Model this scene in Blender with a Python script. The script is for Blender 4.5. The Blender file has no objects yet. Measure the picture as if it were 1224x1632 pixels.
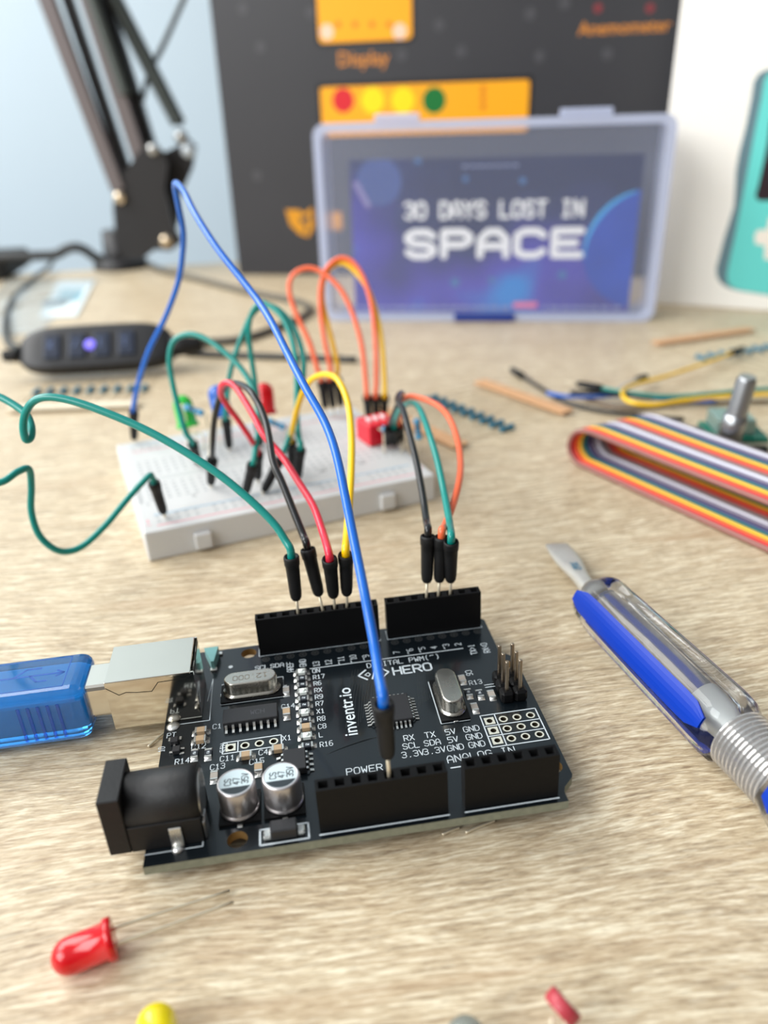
import bpy, bmesh, math, random
import numpy as np
from mathutils import Matrix, Vector
random.seed(7)
S = 0.001                                   # everything below is written in millimetres
col = bpy.context.scene.collection
scn = bpy.context.scene

# ------------------------------------------------------------------ camera
CAM = np.array([26.8077, -84.9762, 103.0166])
RW = np.array([[0.98909114, -0.14455869, -0.0283109],
               [-0.09060051, -0.44546274, -0.8907045],
               [0.11614763, 0.8835529, -0.45370033]])     # rows: right, down, forward
FPX = 1250.0
cd = bpy.data.cameras.new('camera'); cam = bpy.data.objects.new('camera', cd); col.objects.link(cam)
cd.sensor_fit = 'VERTICAL'; cd.sensor_height = 36; cd.lens = FPX / 1632 * 36
cd.clip_start = 0.005; cd.clip_end = 20
m = Matrix(((RW[0][0], -RW[1][0], -RW[2][0], CAM[0] * S), (RW[0][1], -RW[1][1], -RW[2][1], CAM[1] * S),
            (RW[0][2], -RW[1][2], -RW[2][2], CAM[2] * S), (0, 0, 0, 1)))
cam.matrix_world = m
cd.dof.use_dof = True; cd.dof.focus_distance = 0.141; cd.dof.aperture_fstop = 11.0
scn.camera = cam

# ------------------------------------------------------------------ light and exposure
scn.view_settings.view_transform = 'Standard'; scn.view_settings.look = 'None'
scn.view_settings.exposure = 0.0; scn.view_settings.gamma = 1.0
w = bpy.data.worlds.new('daylit_room'); scn.world = w; w.use_nodes = True
nt = w.node_tree; nt.nodes.clear()
wo = nt.nodes.new('ShaderNodeOutputWorld'); bg = nt.nodes.new('ShaderNodeBackground')
tc = nt.nodes.new('ShaderNodeTexCoord')
dt = nt.nodes.new('ShaderNodeVectorMath'); dt.operation = 'DOT_PRODUCT'
dt.inputs[1].default_value = Vector((-0.55, 0.25, 0.80)).normalized()
rp = nt.nodes.new('ShaderNodeValToRGB')
mp = nt.nodes.new('ShaderNodeMapRange'); mp.inputs[1].default_value = -1; mp.inputs[2].default_value = 1
nt.links.new(tc.outputs['Generated'], dt.inputs[0]); nt.links.new(dt.outputs['Value'], mp.inputs[0])
nt.links.new(mp.outputs[0], rp.inputs[0]); nt.links.new(rp.outputs[0], bg.inputs[0]); nt.links.new(bg.outputs[0], wo.inputs[0])
e = rp.color_ramp.elements
e[0].position = 0.0; e[0].color = (0.10, 0.085, 0.07, 1)
e[1].position = 1.0; e[1].color = (1.0, 1.05, 1.12, 1)
for p, c in ((0.40, (0.20, 0.18, 0.16, 1)), (0.62, (0.44, 0.44, 0.44, 1)), (0.80, (0.80, 0.84, 0.88, 1))):
    x = e.new(p); x.color = c
bg.inputs[1].default_value = 0.76

def area(name, loc, target, sx, sy, power, color):
    d = bpy.data.lights.new(name, 'AREA'); d.shape = 'RECTANGLE'; d.size = sx * S; d.size_y = sy * S
    d.energy = power; d.color = color
    o = bpy.data.objects.new(name, d); col.objects.link(o)
    o.location = Vector(loc) * S
    o.rotation_euler = (Vector(target) - Vector(loc)).to_track_quat('-Z', 'Y').to_euler()
    return o
area('window_daylight', (-620, 470, 640), (60, 60, 0), 700, 600, 9.5, (1.0, 0.985, 0.955))
area('front_left_fill', (-1000, -420, 760), (160, 420, 0), 1000, 800, 18.5, (0.97, 0.99, 1.0))  # added fill lamp, no window seen here; lifts the wall and box fronts

# ------------------------------------------------------------------ finding points in the place
def ray(px, py): return RW.T @ np.array([(px - 612) / FPX, (py - 816) / FPX, 1.0])
def tp(px, py, z=0.0):                       # where a sight line meets the height z over the desk
    d = ray(px, py); return CAM + d * (z - CAM[2]) / d[2]
def dp(px, py, depth): return CAM + ray(px, py) * depth
def depth_of(P): return float((RW @ (np.array(P) - CAM))[2])
class Plane:                                 # an upright face standing on the desk
    def __init__(s, P, slope_deg, lean=0):
        a = math.radians(slope_deg); s.P = np.array([P[0], P[1], 0.0]); s.u = np.array([math.cos(a), math.sin(a), 0])
        s.n = np.array([-s.u[1], s.u[0], 0]); s.a = a
    def uz(s, px, py):
        d = ray(px, py); t = ((s.P - CAM) @ s.n) / (d @ s.n); Q = CAM + t * d - s.P
        return float(Q @ s.u), float(Q[2])

# ------------------------------------------------------------------ materials
def lin(c):
    r = []
    for v in c[:3]:
        v = v / 255; r.append(v / 12.92 if v <= 0.04045 else ((v + 0.055) / 1.055) ** 2.4)
    return (*r, 1)
MATS = {}
def M(name, rgb=None, rough=0.5, metal=0.0, spec=0.5, trans=0.0, ior=1.45, alpha=1.0, coat=0.0, emit=None, es=0.0, sss=0.0, noise=0.0, nscale=300, bump=0.0):
    if name in MATS: return MATS[name]
    mt = bpy.data.materials.new(name); mt.use_nodes = True; MATS[name] = mt
    n = mt.node_tree; b = n.nodes['Principled BSDF']
    b.inputs['Base Color'].default_value = lin(rgb); b.inputs['Roughness'].default_value = rough
    b.inputs['Metallic'].default_value = metal; b.inputs['Specular IOR Level'].default_value = spec
    b.inputs['Transmission Weight'].default_value = trans; b.inputs['IOR'].default_value = ior
    b.inputs['Alpha'].default_value = alpha; b.inputs['Coat Weight'].default_value = coat
    if sss:
        b.inputs['Subsurface Weight'].default_value = sss; b.inputs['Subsurface Radius'].default_value = (1, 1, 1)
        b.inputs['Subsurface Scale'].default_value = 0.002
    if emit: b.inputs['Emission Color'].default_value = lin(emit); b.inputs['Emission Strength'].default_value = es
    t = n.nodes.new('ShaderNodeTexCoord'); ns = n.nodes.new('ShaderNodeTexNoise')
    n.links.new(t.outputs['Object'], ns.inputs['Vector']); ns.inputs['Scale'].default_value = nscale; ns.inputs['Detail'].default_value = 3
    if noise:
        mx = n.nodes.new('ShaderNodeMix'); mx.data_type = 'RGBA'; c = lin(rgb)
        mx.inputs[6].default_value = tuple(v * (1 - noise) for v in c[:3]) + (1,)
        mx.inputs[7].default_value = tuple(min(1, v * (1 + noise)) for v in c[:3]) + (1,)
        n.links.new(ns.outputs['Fac'], mx.inputs[0]); n.links.new(mx.outputs[2], b.inputs['Base Color'])
    r = n.nodes.new('ShaderNodeMapRange'); r.inputs[3].default_value = max(0, rough - 0.04); r.inputs[4].default_value = min(1, rough + 0.04)
    n.links.new(ns.outputs['Fac'], r.inputs[0]); n.links.new(r.outputs[0], b.inputs['Roughness'])
    if bump:
        bp = n.nodes.new('ShaderNodeBump'); bp.inputs['Strength'].default_value = bump; bp.inputs['Distance'].default_value = 0.0002
        n.links.new(ns.outputs['Fac'], bp.inputs['Height']); n.links.new(bp.outputs[0], b.inputs['Normal'])
    return mt

def wood():
    mt = bpy.data.materials.new('pale_oak_laminate'); mt.use_nodes = True; n = mt.node_tree; b = n.nodes['Principled BSDF']; L = n.links.new
    tcn = n.nodes.new('ShaderNodeTexCoord')
    def noise(sx, sy, detail=3, rough=.5, dist=0.0, rot=0.0, vec=None):
        mpn = n.nodes.new('ShaderNodeMapping'); mpn.inputs['Scale'].default_value = (sx, sy, 1); mpn.inputs['Rotation'].default_value = (0, 0, rot)
        L(vec if vec else tcn.outputs['Object'], mpn.inputs['Vector'])
        t = n.nodes.new('ShaderNodeTexNoise'); t.inputs['Scale'].default_value = 1; t.inputs['Detail'].default_value = detail
        t.inputs['Roughness'].default_value = rough; t.inputs['Distortion'].default_value = dist
        L(mpn.outputs[0], t.inputs['Vector']); return t.outputs['Fac']
    # slow wander of the grain
    warp = noise(9, 14, 2)
    sub = n.nodes.new('ShaderNodeMath'); sub.operation = 'MULTIPLY_ADD'; sub.inputs[1].default_value = 0.020; sub.inputs[2].default_value = -0.010; L(warp, sub.inputs[0])
    cx = n.nodes.new('ShaderNodeCombineXYZ'); L(sub.outputs[0], cx.inputs[1])
    va = n.nodes.new('ShaderNodeVectorMath'); va.operation = 'ADD'; L(tcn.outputs['Object'], va.inputs[0]); L(cx.outputs[0], va.inputs[1])
    V = va.outputs[0]
    def ramp(src, stops):
        r = n.nodes.new('ShaderNodeValToRGB'); L(src, r.inputs[0]); el = r.color_ramp.elements
        el[0].position, el[0].color = stops[0][0], lin(stops[0][1]); el[1].position, el[1].color = stops[-1][0], lin(stops[-1][1])
        for p, c in stops[1:-1]: q = el.new(p); q.color = lin(c)
        return r.outputs[0]
    def mix(a, bb, fac, mode='MIX'):
        x = n.nodes.new('ShaderNodeMix'); x.data_type = 'RGBA'; x.blend_type = mode
        if isinstance(fac, float): x.inputs[0].default_value = fac
        else: L(fac, x.inputs[0])
        L(a, x.inputs[6]); L(bb, x.inputs[7]); return x.outputs[2]
    broad = ramp(noise(10, 60, 3, .55, 0, 0, V), [(0.30, (178, 155, 124)), (0.5, (200, 180, 148)), (0.7, (214, 197, 166))])
    streak = ramp(noise(125, 1350, 4, .62, .25, .015, V), [(0.34, (96, 74, 54)), (0.46, (172, 149, 118)), (0.54, (206, 187, 154)), (0.62, (250, 242, 216))])
    fine = ramp(noise(420, 3000, 2, .6, .4, -.02, V), [(0.32, (126, 103, 78)), (0.5, (200, 182, 150)), (0.68, (246, 236, 210))])
    c = mix(broad, streak, 0.60); c = mix(c, fine, 0.34)
    # brown figure lines
    fig = n.nodes.new('ShaderNodeMapRange'); fig.inputs[1].default_value = 0.60; fig.inputs[2].default_value = 0.74; fig.inputs[3].default_value = 0; fig.inputs[4].default_value = 0.42
    L(noise(14, 120, 2, .5, .8, .06, V), fig.inputs[0])
    brown = n.nodes.new('ShaderNodeRGB'); brown.outputs[0].default_value = lin((176, 146, 112))
    c = mix(c, brown.outputs[0], fig.outputs[0])
    L(c, b.inputs['Base Color']); b.inputs['Roughness'].default_value = 0.42; b.inputs['Specular IOR Level'].default_value = 0.5
    bmp = n.nodes.new('ShaderNodeBump'); bmp.inputs['Strength'].default_value = 0.35; bmp.inputs['Distance'].default_value = 0.00025
    L(noise(80, 900, 3, .6, .3, 0, V), bmp.inputs['Height']); L(bmp.outputs[0], b.inputs['Normal'])
    return mt
WOOD = wood()
black_pl = M('black_plastic', (9, 9, 10), .5, spec=.22, bump=.15, nscale=900)
jack_pl = M('black_matt_plastic', (19, 19, 20), .5, spec=.4, bump=.2, nscale=1200)
rubber = M('black_rubber', (19, 19, 20), .55, spec=.4, bump=.2, nscale=700)
mask = M('black_solder_mask', (15, 21, 25), .22, spec=.55, noise=.25, nscale=160, coat=.2)
fr4 = M('fibreglass_edge', (128, 130, 112), .7, noise=.3, nscale=900)
silk = M('white_silkscreen', (205, 214, 218), .55)
silver = M('tinned_metal', (205, 203, 198), .22, 1.0)
nickel = M('nickel_plate', (214, 208, 196), .16, 1.0, noise=.04, nscale=400, bump=.05)
solder = M('solder', (220, 220, 215), .28, .9)
steel = M('steel', (190, 190, 188), .3, 1.0)
alu = M('brushed_aluminium', (196, 194, 194), .36, .95)
gold = M('gold_pad', (170, 130, 70), .35, .9)
copper = M('copper_rim', (150, 118, 70), .5, .6)
chipm = M('chip_epoxy', (38, 38, 40), .45)
dark = M('dark_recess', (6, 6, 7), .7)
tan = M('ceramic_tan', (176, 150, 118), .4)
greyc = M('ceramic_grey', (168, 160, 150), .4)
ledw = M('led_white_body', (232, 238, 232), .35)
resb = M('resistor_black', (40, 44, 50), .4)
tealb = M('teal_coat', (110, 160, 158), .4)
tinlead = M('tinned_lead', (226, 214, 188), .35, .5)
# ------------------------------------------------------------------ mesh building
class MB:
    def __init__(s): s.v = []; s.f = []; s.m = []; s.sm = []
    def add(s, vs, fs, mi=0, smooth=False):
        k = len(s.v); s.v += [tuple(map(float, p)) for p in vs]
        for f in fs: s.f.append([i + k for i in f]); s.m.append(mi); s.sm.append(smooth)
        return s
    def box(s, x0, x1, y0, y1, z0, z1, mi=0, bev=0.0, seg=2):
        if bev <= 0:
            vs = [(x, y, z) for z in (z0, z1) for y in (y0, y1) for x in (x0, x1)]
            return s.add(vs, [(0, 2, 3, 1), (4, 5, 7, 6), (0, 1, 5, 4), (2, 6, 7, 3), (0, 4, 6, 2), (1, 3, 7, 5)], mi)
        bm = bmesh.new(); bmesh.ops.create_cube(bm, size=1)
        for v in bm.verts: v.co = Vector(((x0 + x1) / 2 + v.co.x * (x1 - x0), (y0 + y1) / 2 + v.co.y * (y1 - y0), (z0 + z1) / 2 + v.co.z * (z1 - z0)))
        bmesh.ops.bevel(bm, geom=list(bm.edges), offset=bev, segments=seg, profile=.5, affect='EDGES')
        bm.verts.ensure_lookup_table(); s.add([v.co[:] for v in bm.verts], [[v.index for v in f.verts] for f in bm.faces], mi, False); bm.free(); return s
    def lathe(s, A, B, prof, n=20, mi=0, smooth=True, caps=True, lobes=None):
        """prof: list of (mm along A->B, radius)"""
        A = np.array(A, float); B = np.array(B, float); d = B - A; d /= np.linalg.norm(d)
        h = np.array([0, 0, 1.]) if abs(d[2]) < .9 else np.array([1., 0, 0])
        x = np.cross(h, d); x /= np.linalg.norm(x); y = np.cross(d, x)
        vs = []
        for t, r in prof:
            for i in range(n):
                a = 2 * math.pi * i / n; rr = r * (lobes(a) if lobes else 1); vs.append(A + d * t + rr * (math.cos(a) * x + math.sin(a) * y))
        fs = [(j * n + i, j * n + (i + 1) % n, (j + 1) * n + (i + 1) % n, (j + 1) * n + i) for j in range(len(prof) - 1) for i in range(n)]
        s.add(vs, fs, mi, smooth)
        if caps:
            k = len(s.v) - len(vs)
            s.f.append([k + i for i in range(n)][::-1]); s.m.append(mi); s.sm.append(False)
            s.f.append([k + (len(prof) - 1) * n + i for i in range(n)]); s.m.append(mi); s.sm.append(False)
        return s
    def cyl(s, A, B, r, n=16, mi=0, smooth=True):
        return s.lathe(A, B, [(0, r), (float(np.linalg.norm(np.array(B, float) - np.array(A, float))), r)], n, mi, smooth)
    def tube(s, pts, r, n=12, mi=0, sub=6, caps=True):
        P = spline(pts, sub); T = np.gradient(P, axis=0); T /= np.linalg.norm(T, axis=1)[:, None] + 1e-12
        u = np.cross(T[0], [0.3, 0.1, 0.95]); u /= np.linalg.norm(u); vs = []
        for p, t in zip(P, T):
            u = u - t * (u @ t); u /= np.linalg.norm(u); w_ = np.cross(t, u)
            for i in range(n):
                a = 2 * math.pi * i / n; vs.append(p + r * (math.cos(a) * u + math.sin(a) * w_))
        fs = [(j * n + i, j * n + (i + 1) % n, (j + 1) * n + (i + 1) % n, (j + 1) * n + i) for j in range(len(P) - 1) for i in range(n)]
        s.add(vs, fs, mi, True)
        if caps:
            k = len(s.v) - len(vs)
            for f in ([k + i for i in range(n)][::-1], [k + (len(P) - 1) * n + i for i in range(n)]): s.f.append(f); s.m.append(mi); s.sm.append(False)
        return s
    def prism(s, outline, z0, z1, mi=0, mside=None):
        n = len(outline); mside = mi if mside is None else mside
        vs = [(x, y, z0) for x, y in outline] + [(x, y, z1) for x, y in outline]
        s.add(vs, [list(range(n))[::-1], list(range(n, 2 * n))], mi)
        s.add(vs, [(i, (i + 1) % n, n + (i + 1) % n, n + i) for i in range(n)], mside); return s
    def xf(s, fn): s.v = [tuple(fn(np.array(p))) for p in s.v]; return s
    def obj(s, name, mats, parent=None):
        me = bpy.data.meshes.new(name); I = None
        V = s.v
        if parent is not None and parent.name in FRAMES and getattr(s, 'world', False):
            I = FRAMES[parent.name].inverted(); V = [(I @ Vector(p))[:] for p in V]
        me.from_pydata([(x * S, y * S, z * S) for x, y, z in V], [], s.f)
        if not isinstance(mats, (list, tuple)): mats = [mats]
        for q in mats: me.materials.append(q)
        me.polygons.foreach_set('material_index', s.m); me.polygons.foreach_set('use_smooth', s.sm)
        me.update(); o = bpy.data.objects.new(name, me); col.objects.link(o)
        if parent is not None:
            o.parent = parent
            if parent.name in FRAMES: FRAMES[o.name] = FRAMES[parent.name]
        return o
FRAMES = {}
def W(): b = MB(); b.world = True; return b                    # geometry written in desk coordinates
def spline(pts, sub=6):
    P = np.array(pts, float)
    if len(P) < 3 or sub <= 1: return P
    P = np.vstack([2 * P[0] - P[1], P, 2 * P[-1] - P[-2]]); out = []
    for i in range(1, len(P) - 2):
        p0, p1, p2, p3 = P[i - 1:i + 3]
        for k in range(sub):
            t = k / sub; out.append(.5 * (2 * p1 + (p2 - p0) * t + (2 * p0 - 5 * p1 + 4 * p2 - p3) * t * t + (3 * p1 - p0 - 3 * p2 + p3) * t ** 3))
    out.append(P[-2]); return np.array(out)
def thing(name, label, cat, loc=(0, 0, 0), rotz=0.0, group=None, mat=None):
    o = bpy.data.objects.new(name, None); col.objects.link(o); o.empty_display_size = 0.005
    if mat is None: mat = Matrix.Translation(Vector([float(v) for v in loc])) @ Matrix.Rotation(rotz, 4, 'Z')
    FRAMES[o.name] = mat
    mm = mat.copy(); mm.translation = mat.translation * S; o.matrix_world = mm
    o['label'] = label; o['category'] = cat
    if group: o['group'] = group
    return o
def tag(o, label, cat, group=None):
    o['label'] = label; o['category'] = cat
    if group: o['group'] = group
    return o
def struct(o): o['kind'] = 'structure'; return o
def dup(src, loc, rotz, label, group=None):
    r = src.copy(); col.objects.link(r)
    r.matrix_world = Matrix.Translation(Vector([float(v) * S for v in loc])) @ Matrix.Rotation(rotz, 4, 'Z')
    r['label'] = label
    if group: r['group'] = group
    for ch in list(src.children):
        c = ch.copy(); col.objects.link(c); c.parent = r; c.matrix_parent_inverse = ch.matrix_parent_inverse.copy()
        for g in ch.children:
            d = g.copy(); col.objects.link(d); d.parent = c
    return r
# ------------------------------------------------------------------ lettering
GL = {
'A': [[(0, 0), (0, 4), (1.2, 6), (2.8, 6), (4, 4), (4, 0)], [(0, 2.4), (4, 2.4)]], 'B': [[(0, 0), (0, 6), (3, 6), (4, 5.2), (4, 3.8), (3, 3.1), (4, 2.3), (4, .8), (3, 0), (0, 0)], [(0, 3.1), (3, 3.1)]],
'C': [[(4, 5), (3, 6), (1, 6), (0, 5), (0, 1), (1, 0), (3, 0), (4, 1)]], 'D': [[(0, 0), (0, 6), (2.6, 6), (4, 4.6), (4, 1.4), (2.6, 0), (0, 0)]],
'E': [[(4, 6), (0, 6), (0, 0), (4, 0)], [(0, 3), (3.2, 3)]], 'F': [[(4, 6), (0, 6), (0, 0)], [(0, 3), (3.2, 3)]],
'G': [[(4, 5), (3, 6), (1, 6), (0, 5), (0, 1), (1, 0), (3, 0), (4, 1), (4, 3), (2.4, 3)]], 'H': [[(0, 0), (0, 6)], [(4, 0), (4, 6)], [(0, 3), (4, 3)]],
'I': [[(2, 0), (2, 6)], [(1, 0), (3, 0)], [(1, 6), (3, 6)]], 'L': [[(0, 6), (0, 0), (4, 0)]], 'M': [[(0, 0), (0, 6), (2, 3), (4, 6), (4, 0)]], 'N': [[(0, 0), (0, 6), (4, 0), (4, 6)]],
'O': [[(1, 0), (0, 1), (0, 5), (1, 6), (3, 6), (4, 5), (4, 1), (3, 0), (1, 0)]], 'P': [[(0, 0), (0, 6), (3, 6), (4, 5), (4, 3.8), (3, 2.8), (0, 2.8)]],
'R': [[(0, 0), (0, 6), (3, 6), (4, 5), (4, 3.8), (3, 2.8), (0, 2.8)], [(2, 2.8), (4, 0)]], 'S': [[(4, 5), (3, 6), (1, 6), (0, 5), (0, 4), (1, 3.1), (3, 2.9), (4, 2), (4, 1), (3, 0), (1, 0), (0, 1)]],
'T': [[(2, 0), (2, 6)], [(0, 6), (4, 6)]], 'U': [[(0, 6), (0, 1), (1, 0), (3, 0), (4, 1), (4, 6)]], 'V': [[(0, 6), (2, 0), (4, 6)]], 'W': [[(0, 6), (.8, 0), (2, 3.6), (3.2, 0), (4, 6)]],
'X': [[(0, 0), (4, 6)], [(0, 6), (4, 0)]], 'Y': [[(0, 6), (2, 3), (4, 6)], [(2, 3), (2, 0)]],
'0': [[(1, 0), (0, 1), (0, 5), (1, 6), (3, 6), (4, 5), (4, 1), (3, 0), (1, 0)]], '1': [[(.8, 4.6), (2, 6), (2, 0)], [(.8, 0), (3.2, 0)]],
'2': [[(0, 5), (1, 6), (3, 6), (4, 5), (4, 3.8), (0, 0), (4, 0)]], '3': [[(0, 5.4), (1, 6), (3, 6), (4, 5), (4, 3.8), (3, 3.1), (1.4, 3.1)], [(3, 3.1), (4, 2.2), (4, 1), (3, 0), (1, 0), (0, .8)]],
'4': [[(3, 0), (3, 6), (0, 2), (4, 2)]], '5': [[(4, 6), (0, 6), (0, 3.4), (3, 3.4), (4, 2.5), (4, 1), (3, 0), (0, 0)]], '6': [[(3.6, 6), (1.4, 6), (0, 4.6), (0, 1), (1, 0), (3, 0), (4, 1), (4, 2.4), (3, 3.3), (0, 3.3)]],
'7': [[(0, 6), (4, 6), (1.6, 0)]], '8': [[(1, 3.1), (0, 4), (0, 5), (1, 6), (3, 6), (4, 5), (4, 4), (3, 3.1), (1, 3.1), (0, 2.2), (0, 1), (1, 0), (3, 0), (4, 1), (4, 2.2), (3, 3.1)]],
'9': [[(4, 2.7), (1, 2.7), (0, 3.6), (0, 5), (1, 6), (3, 6), (4, 5), (4, 1.4), (2.6, 0), (.4, 0)]], '.': [[(1.8, 0), (2.2, .3)]], '(': [[(2.6, 6.6), (1.4, 5), (1.4, 1), (2.6, -.6)]], ')': [[(1.4, 6.6), (2.6, 5), (2.6, 1), (1.4, -.6)]],
'~': [[(0, 5), (1, 5.8), (2.4, 5.2), (3.6, 5.8)]], '-': [[(.6, 3), (3.4, 3)]], '<': [[(3.4, 5), (.6, 3), (3.4, 1)]], '>': [[(.6, 5), (3.4, 3), (.6, 1)]], '/': [[(.4, 0), (3.6, 6)]],
}
def stroke(mb, p, q, wd, tf, mi=0, cap=True):
    p = np.array(p, float); q = np.array(q, float); d = q - p; L = np.hypot(*d)
    if L < 1e-6: return
    d /= L; nrm = np.array([-d[1], d[0]]) * wd / 2
    if cap:
        pts = []
        for k in range(5): a = math.pi / 2 + math.pi * k / 4; pts.append(p + wd / 2 * (math.cos(a) * d + math.sin(a) * np.array([-d[1], d[0]])))
        for k in range(5): a = -math.pi / 2 + math.pi * k / 4; pts.append(q + wd / 2 * (math.cos(a) * d + math.sin(a) * np.array([-d[1], d[0]])))
    else: pts = [p + nrm, p - nrm, q - nrm, q + nrm]
    mb.add([tf(*x) for x in pts], [list(range(len(pts)))], mi)
LAYER = [0]
def text(mb, s, x, y, h, tf, wd=.15, ang=0.0, wide=1.0, gap=1.5, mi=0, cap=True, center=False, lift=0.0, up=(0, -1, 0)):
    """stroke lettering; x,y the lower left corner (mm), h the height, tf maps (x,y) to 3D"""
    k = h / 6; adv = (4 + gap) * k * wide; ca, sa = math.cos(ang), math.sin(ang)
    ox = -(len(s) * adv - gap * k * wide) / 2 if center else 0
    for i, ch in enumerate(s):
        for line in GL.get(ch, []):
            q = [((px * k * wide + i * adv + ox), py * k) for px, py in line]; q = [(x + a * ca - b * sa, y + a * sa + b * ca) for a, b in q]
            for a, b in zip(q[:-1], q[1:]):
                LAYER[0] += 1; e_ = (LAYER[0] % 9) * lift
                stroke(mb, a, b, wd, (lambda x, y: tuple(np.array(tf(x, y), float) + e_ * np.array(up))) if lift else tf, mi, cap)
def font_mesh(mb, s, x, y, h, tf, ang=0.0, bold=0.0, sx=1.0, mi=0, center=False):
    cu = bpy.data.curves.new('lettering', 'FONT'); cu.body = s; cu.size = 1; cu.offset = bold; cu.fill_mode = 'FRONT'
    cu.resolution_u = 3
    o = bpy.data.objects.new('lettering', cu); col.objects.link(o); dg = bpy.context.evaluated_depsgraph_get(); dg.update()
    me = o.evaluated_get(dg).to_mesh(); k = h / 0.72; ca, sa = math.cos(ang), math.sin(ang)
    xs = [v.co.x for v in me.vertices]; off = -(max(xs) + min(xs)) / 2 if center else 0
    vs = [((v.co.x + off) * k * sx, v.co.y * k) for v in me.vertices]
    mb.add([tf(x + a * ca - b * sa, y + a * sa + b * ca) for a, b in vs], [list(p.vertices) for p in me.polygons], mi)
    o.evaluated_get(dg).to_mesh_clear(); bpy.data.objects.remove(o); bpy.data.curves.remove(cu)
def plate(name, outlines, z0, z1, mats, parent=None):
    """flat plate with holes; mats = (faces, sides)"""
    cu = bpy.data.curves.new('outline', 'CURVE'); cu.dimensions = '2D'; cu.fill_mode = 'BOTH'; cu.extrude = (z1 - z0) / 2 * S
    for ol in outlines:
        sp = cu.splines.new('POLY'); sp.points.add(len(ol) - 1); sp.use_cyclic_u = True
        for i, (x, y) in enumerate(ol): sp.points[i].co = (x * S, y * S, 0, 1)
    o = bpy.data.objects.new('outline', cu); col.objects.link(o); dg = bpy.context.evaluated_depsgraph_get(); dg.update()
    src = o.evaluated_get(dg).to_mesh(); me = bpy.data.meshes.new(name)
    me.from_pydata([(v.co.x, v.co.y, v.co.z + (z0 + z1) / 2 * S) for v in src.vertices], [], [list(p.vertices) for p in src.polygons])
    o.evaluated_get(dg).to_mesh_clear(); bpy.data.objects.remove(o); bpy.data.curves.remove(cu)
    for q in mats: me.materials.append(q)
    for p in me.polygons: p.material_index = 0 if abs(p.normal.z) > .5 else 1
    ob = bpy.data.objects.new(name, me); col.objects.link(ob)
    if parent is not None: ob.parent = parent
    return ob
def circ(x, y, r, n=24): return [(x + r * math.cos(2 * math.pi * i / n), y + r * math.sin(2 * math.pi * i / n)) for i in range(n)]

# ================================================================== the setting
PW0 = tp(8, 436); PW1 = tp(375, 416)
wa = math.atan2(PW1[1] - PW0[1], PW1[0] - PW0[0])
def wallpt(u, z): return (PW0[0] + u * math.cos(wa) - 260 * math.sin(wa), PW0[1] + u * math.sin(wa) + 260 * math.cos(wa), z)
def edgept(u): return (PW0[0] + u * math.cos(wa), PW0[1] + u * math.sin(wa), 0)
b = W(); uvs = [(-1400, -740), (2000, -740), (2000, 1600), (-1400, 1600)]
back = [(-math.sin(wa) * 40, math.cos(wa) * 40)][0]
vs = [wallpt(u, z) for u, z in uvs] + [(wallpt(u, z)[0] + back[0], wallpt(u, z)[1] + back[1], z) for u, z in uvs]
b.add(vs, [(0, 1, 2, 3), (7, 6, 5, 4), (0, 4, 5, 1), (3, 2, 6, 7), (0, 3, 7, 4), (1, 5, 6, 2)])
struct(b.obj('wall_back', M('pale_blue_wall', (208, 226, 238), .8, noise=.02, nscale=6)))
b = W(); b.box(-1500, 1800, -1500, 1500, -760, -740); struct(b.obj('floor', M('grey_floor', (120, 110, 100), .7, noise=.1, nscale=5)))
# desk
desk = thing('desk', 'pale oak-effect desk with fine wavy grain, everything stands on it', 'desk', (0, 0, -740))
b = W(); L0, L1 = edgept(-420), edgept(1050)
ol = [(L0[0] + 60, -330), (L1[0] - 60, -330), (L1[0] - 60, L1[1] - 6), (L0[0] + 60, L0[1] + math.tan(wa) * 60 - 6)]
b.prism(ol, -28, 0); b.obj('desk_top', WOOD, desk)
for x, y in ((ol[0][0] + 40, -290), (ol[1][0] - 40, -290), (ol[1][0] - 40, 480), (ol[0][0] + 40, 480)):
    b = W(); b.box(x - 25, x + 25, y - 25, y + 25, -739.9, -28); b.obj('leg', M('white_metal_leg', (225, 225, 225), .5), desk)
# ================================================================== the circuit board
BM = Matrix(((0.999698897, 0.000411359, -0.0245345734, 0), (0, 0.999859471, 0.0167641657, 0), (0.0245380217, -0.016759118, 0.999558411, 2.0), (0, 0, 0, 1)))
board = thing('circuit_board', 'black microcontroller board with white lettering and four pin sockets, lying on the desk', 'circuit board', mat=BM)
def bw(x, y, z): return np.array((BM @ Vector((x, y, z)))[:])
ZT = 1.6
outline = [(0, 0), (66.04, 0), (66.04, 2.0), (66.5, 3.0), (68.3, 4.7), (68.58, 5.3), (68.58, 37.6), (66.3, 40.0), (66.04, 40.6), (66.04, 51.8), (64.5, 53.34), (0, 53.34)]
gridh = [(58.71 + 2.54 * i, 20.46 - 2.54 * j) for i in range(4) for j in range(3)]
xh = [(12.3 + 2.54 * i, 23.2) for i in range(4)]
mount = [(13.97, 2.54), (15.24, 50.8), (66.04, 7.62), (66.04, 35.56)]
pcb = plate('printed_circuit', [outline] + [circ(x, y, 1.6, 32) for x, y in mount] + [circ(x, y, .53, 16) for x, y in gridh + xh], 0, ZT, (mask, fr4), board)
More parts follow.
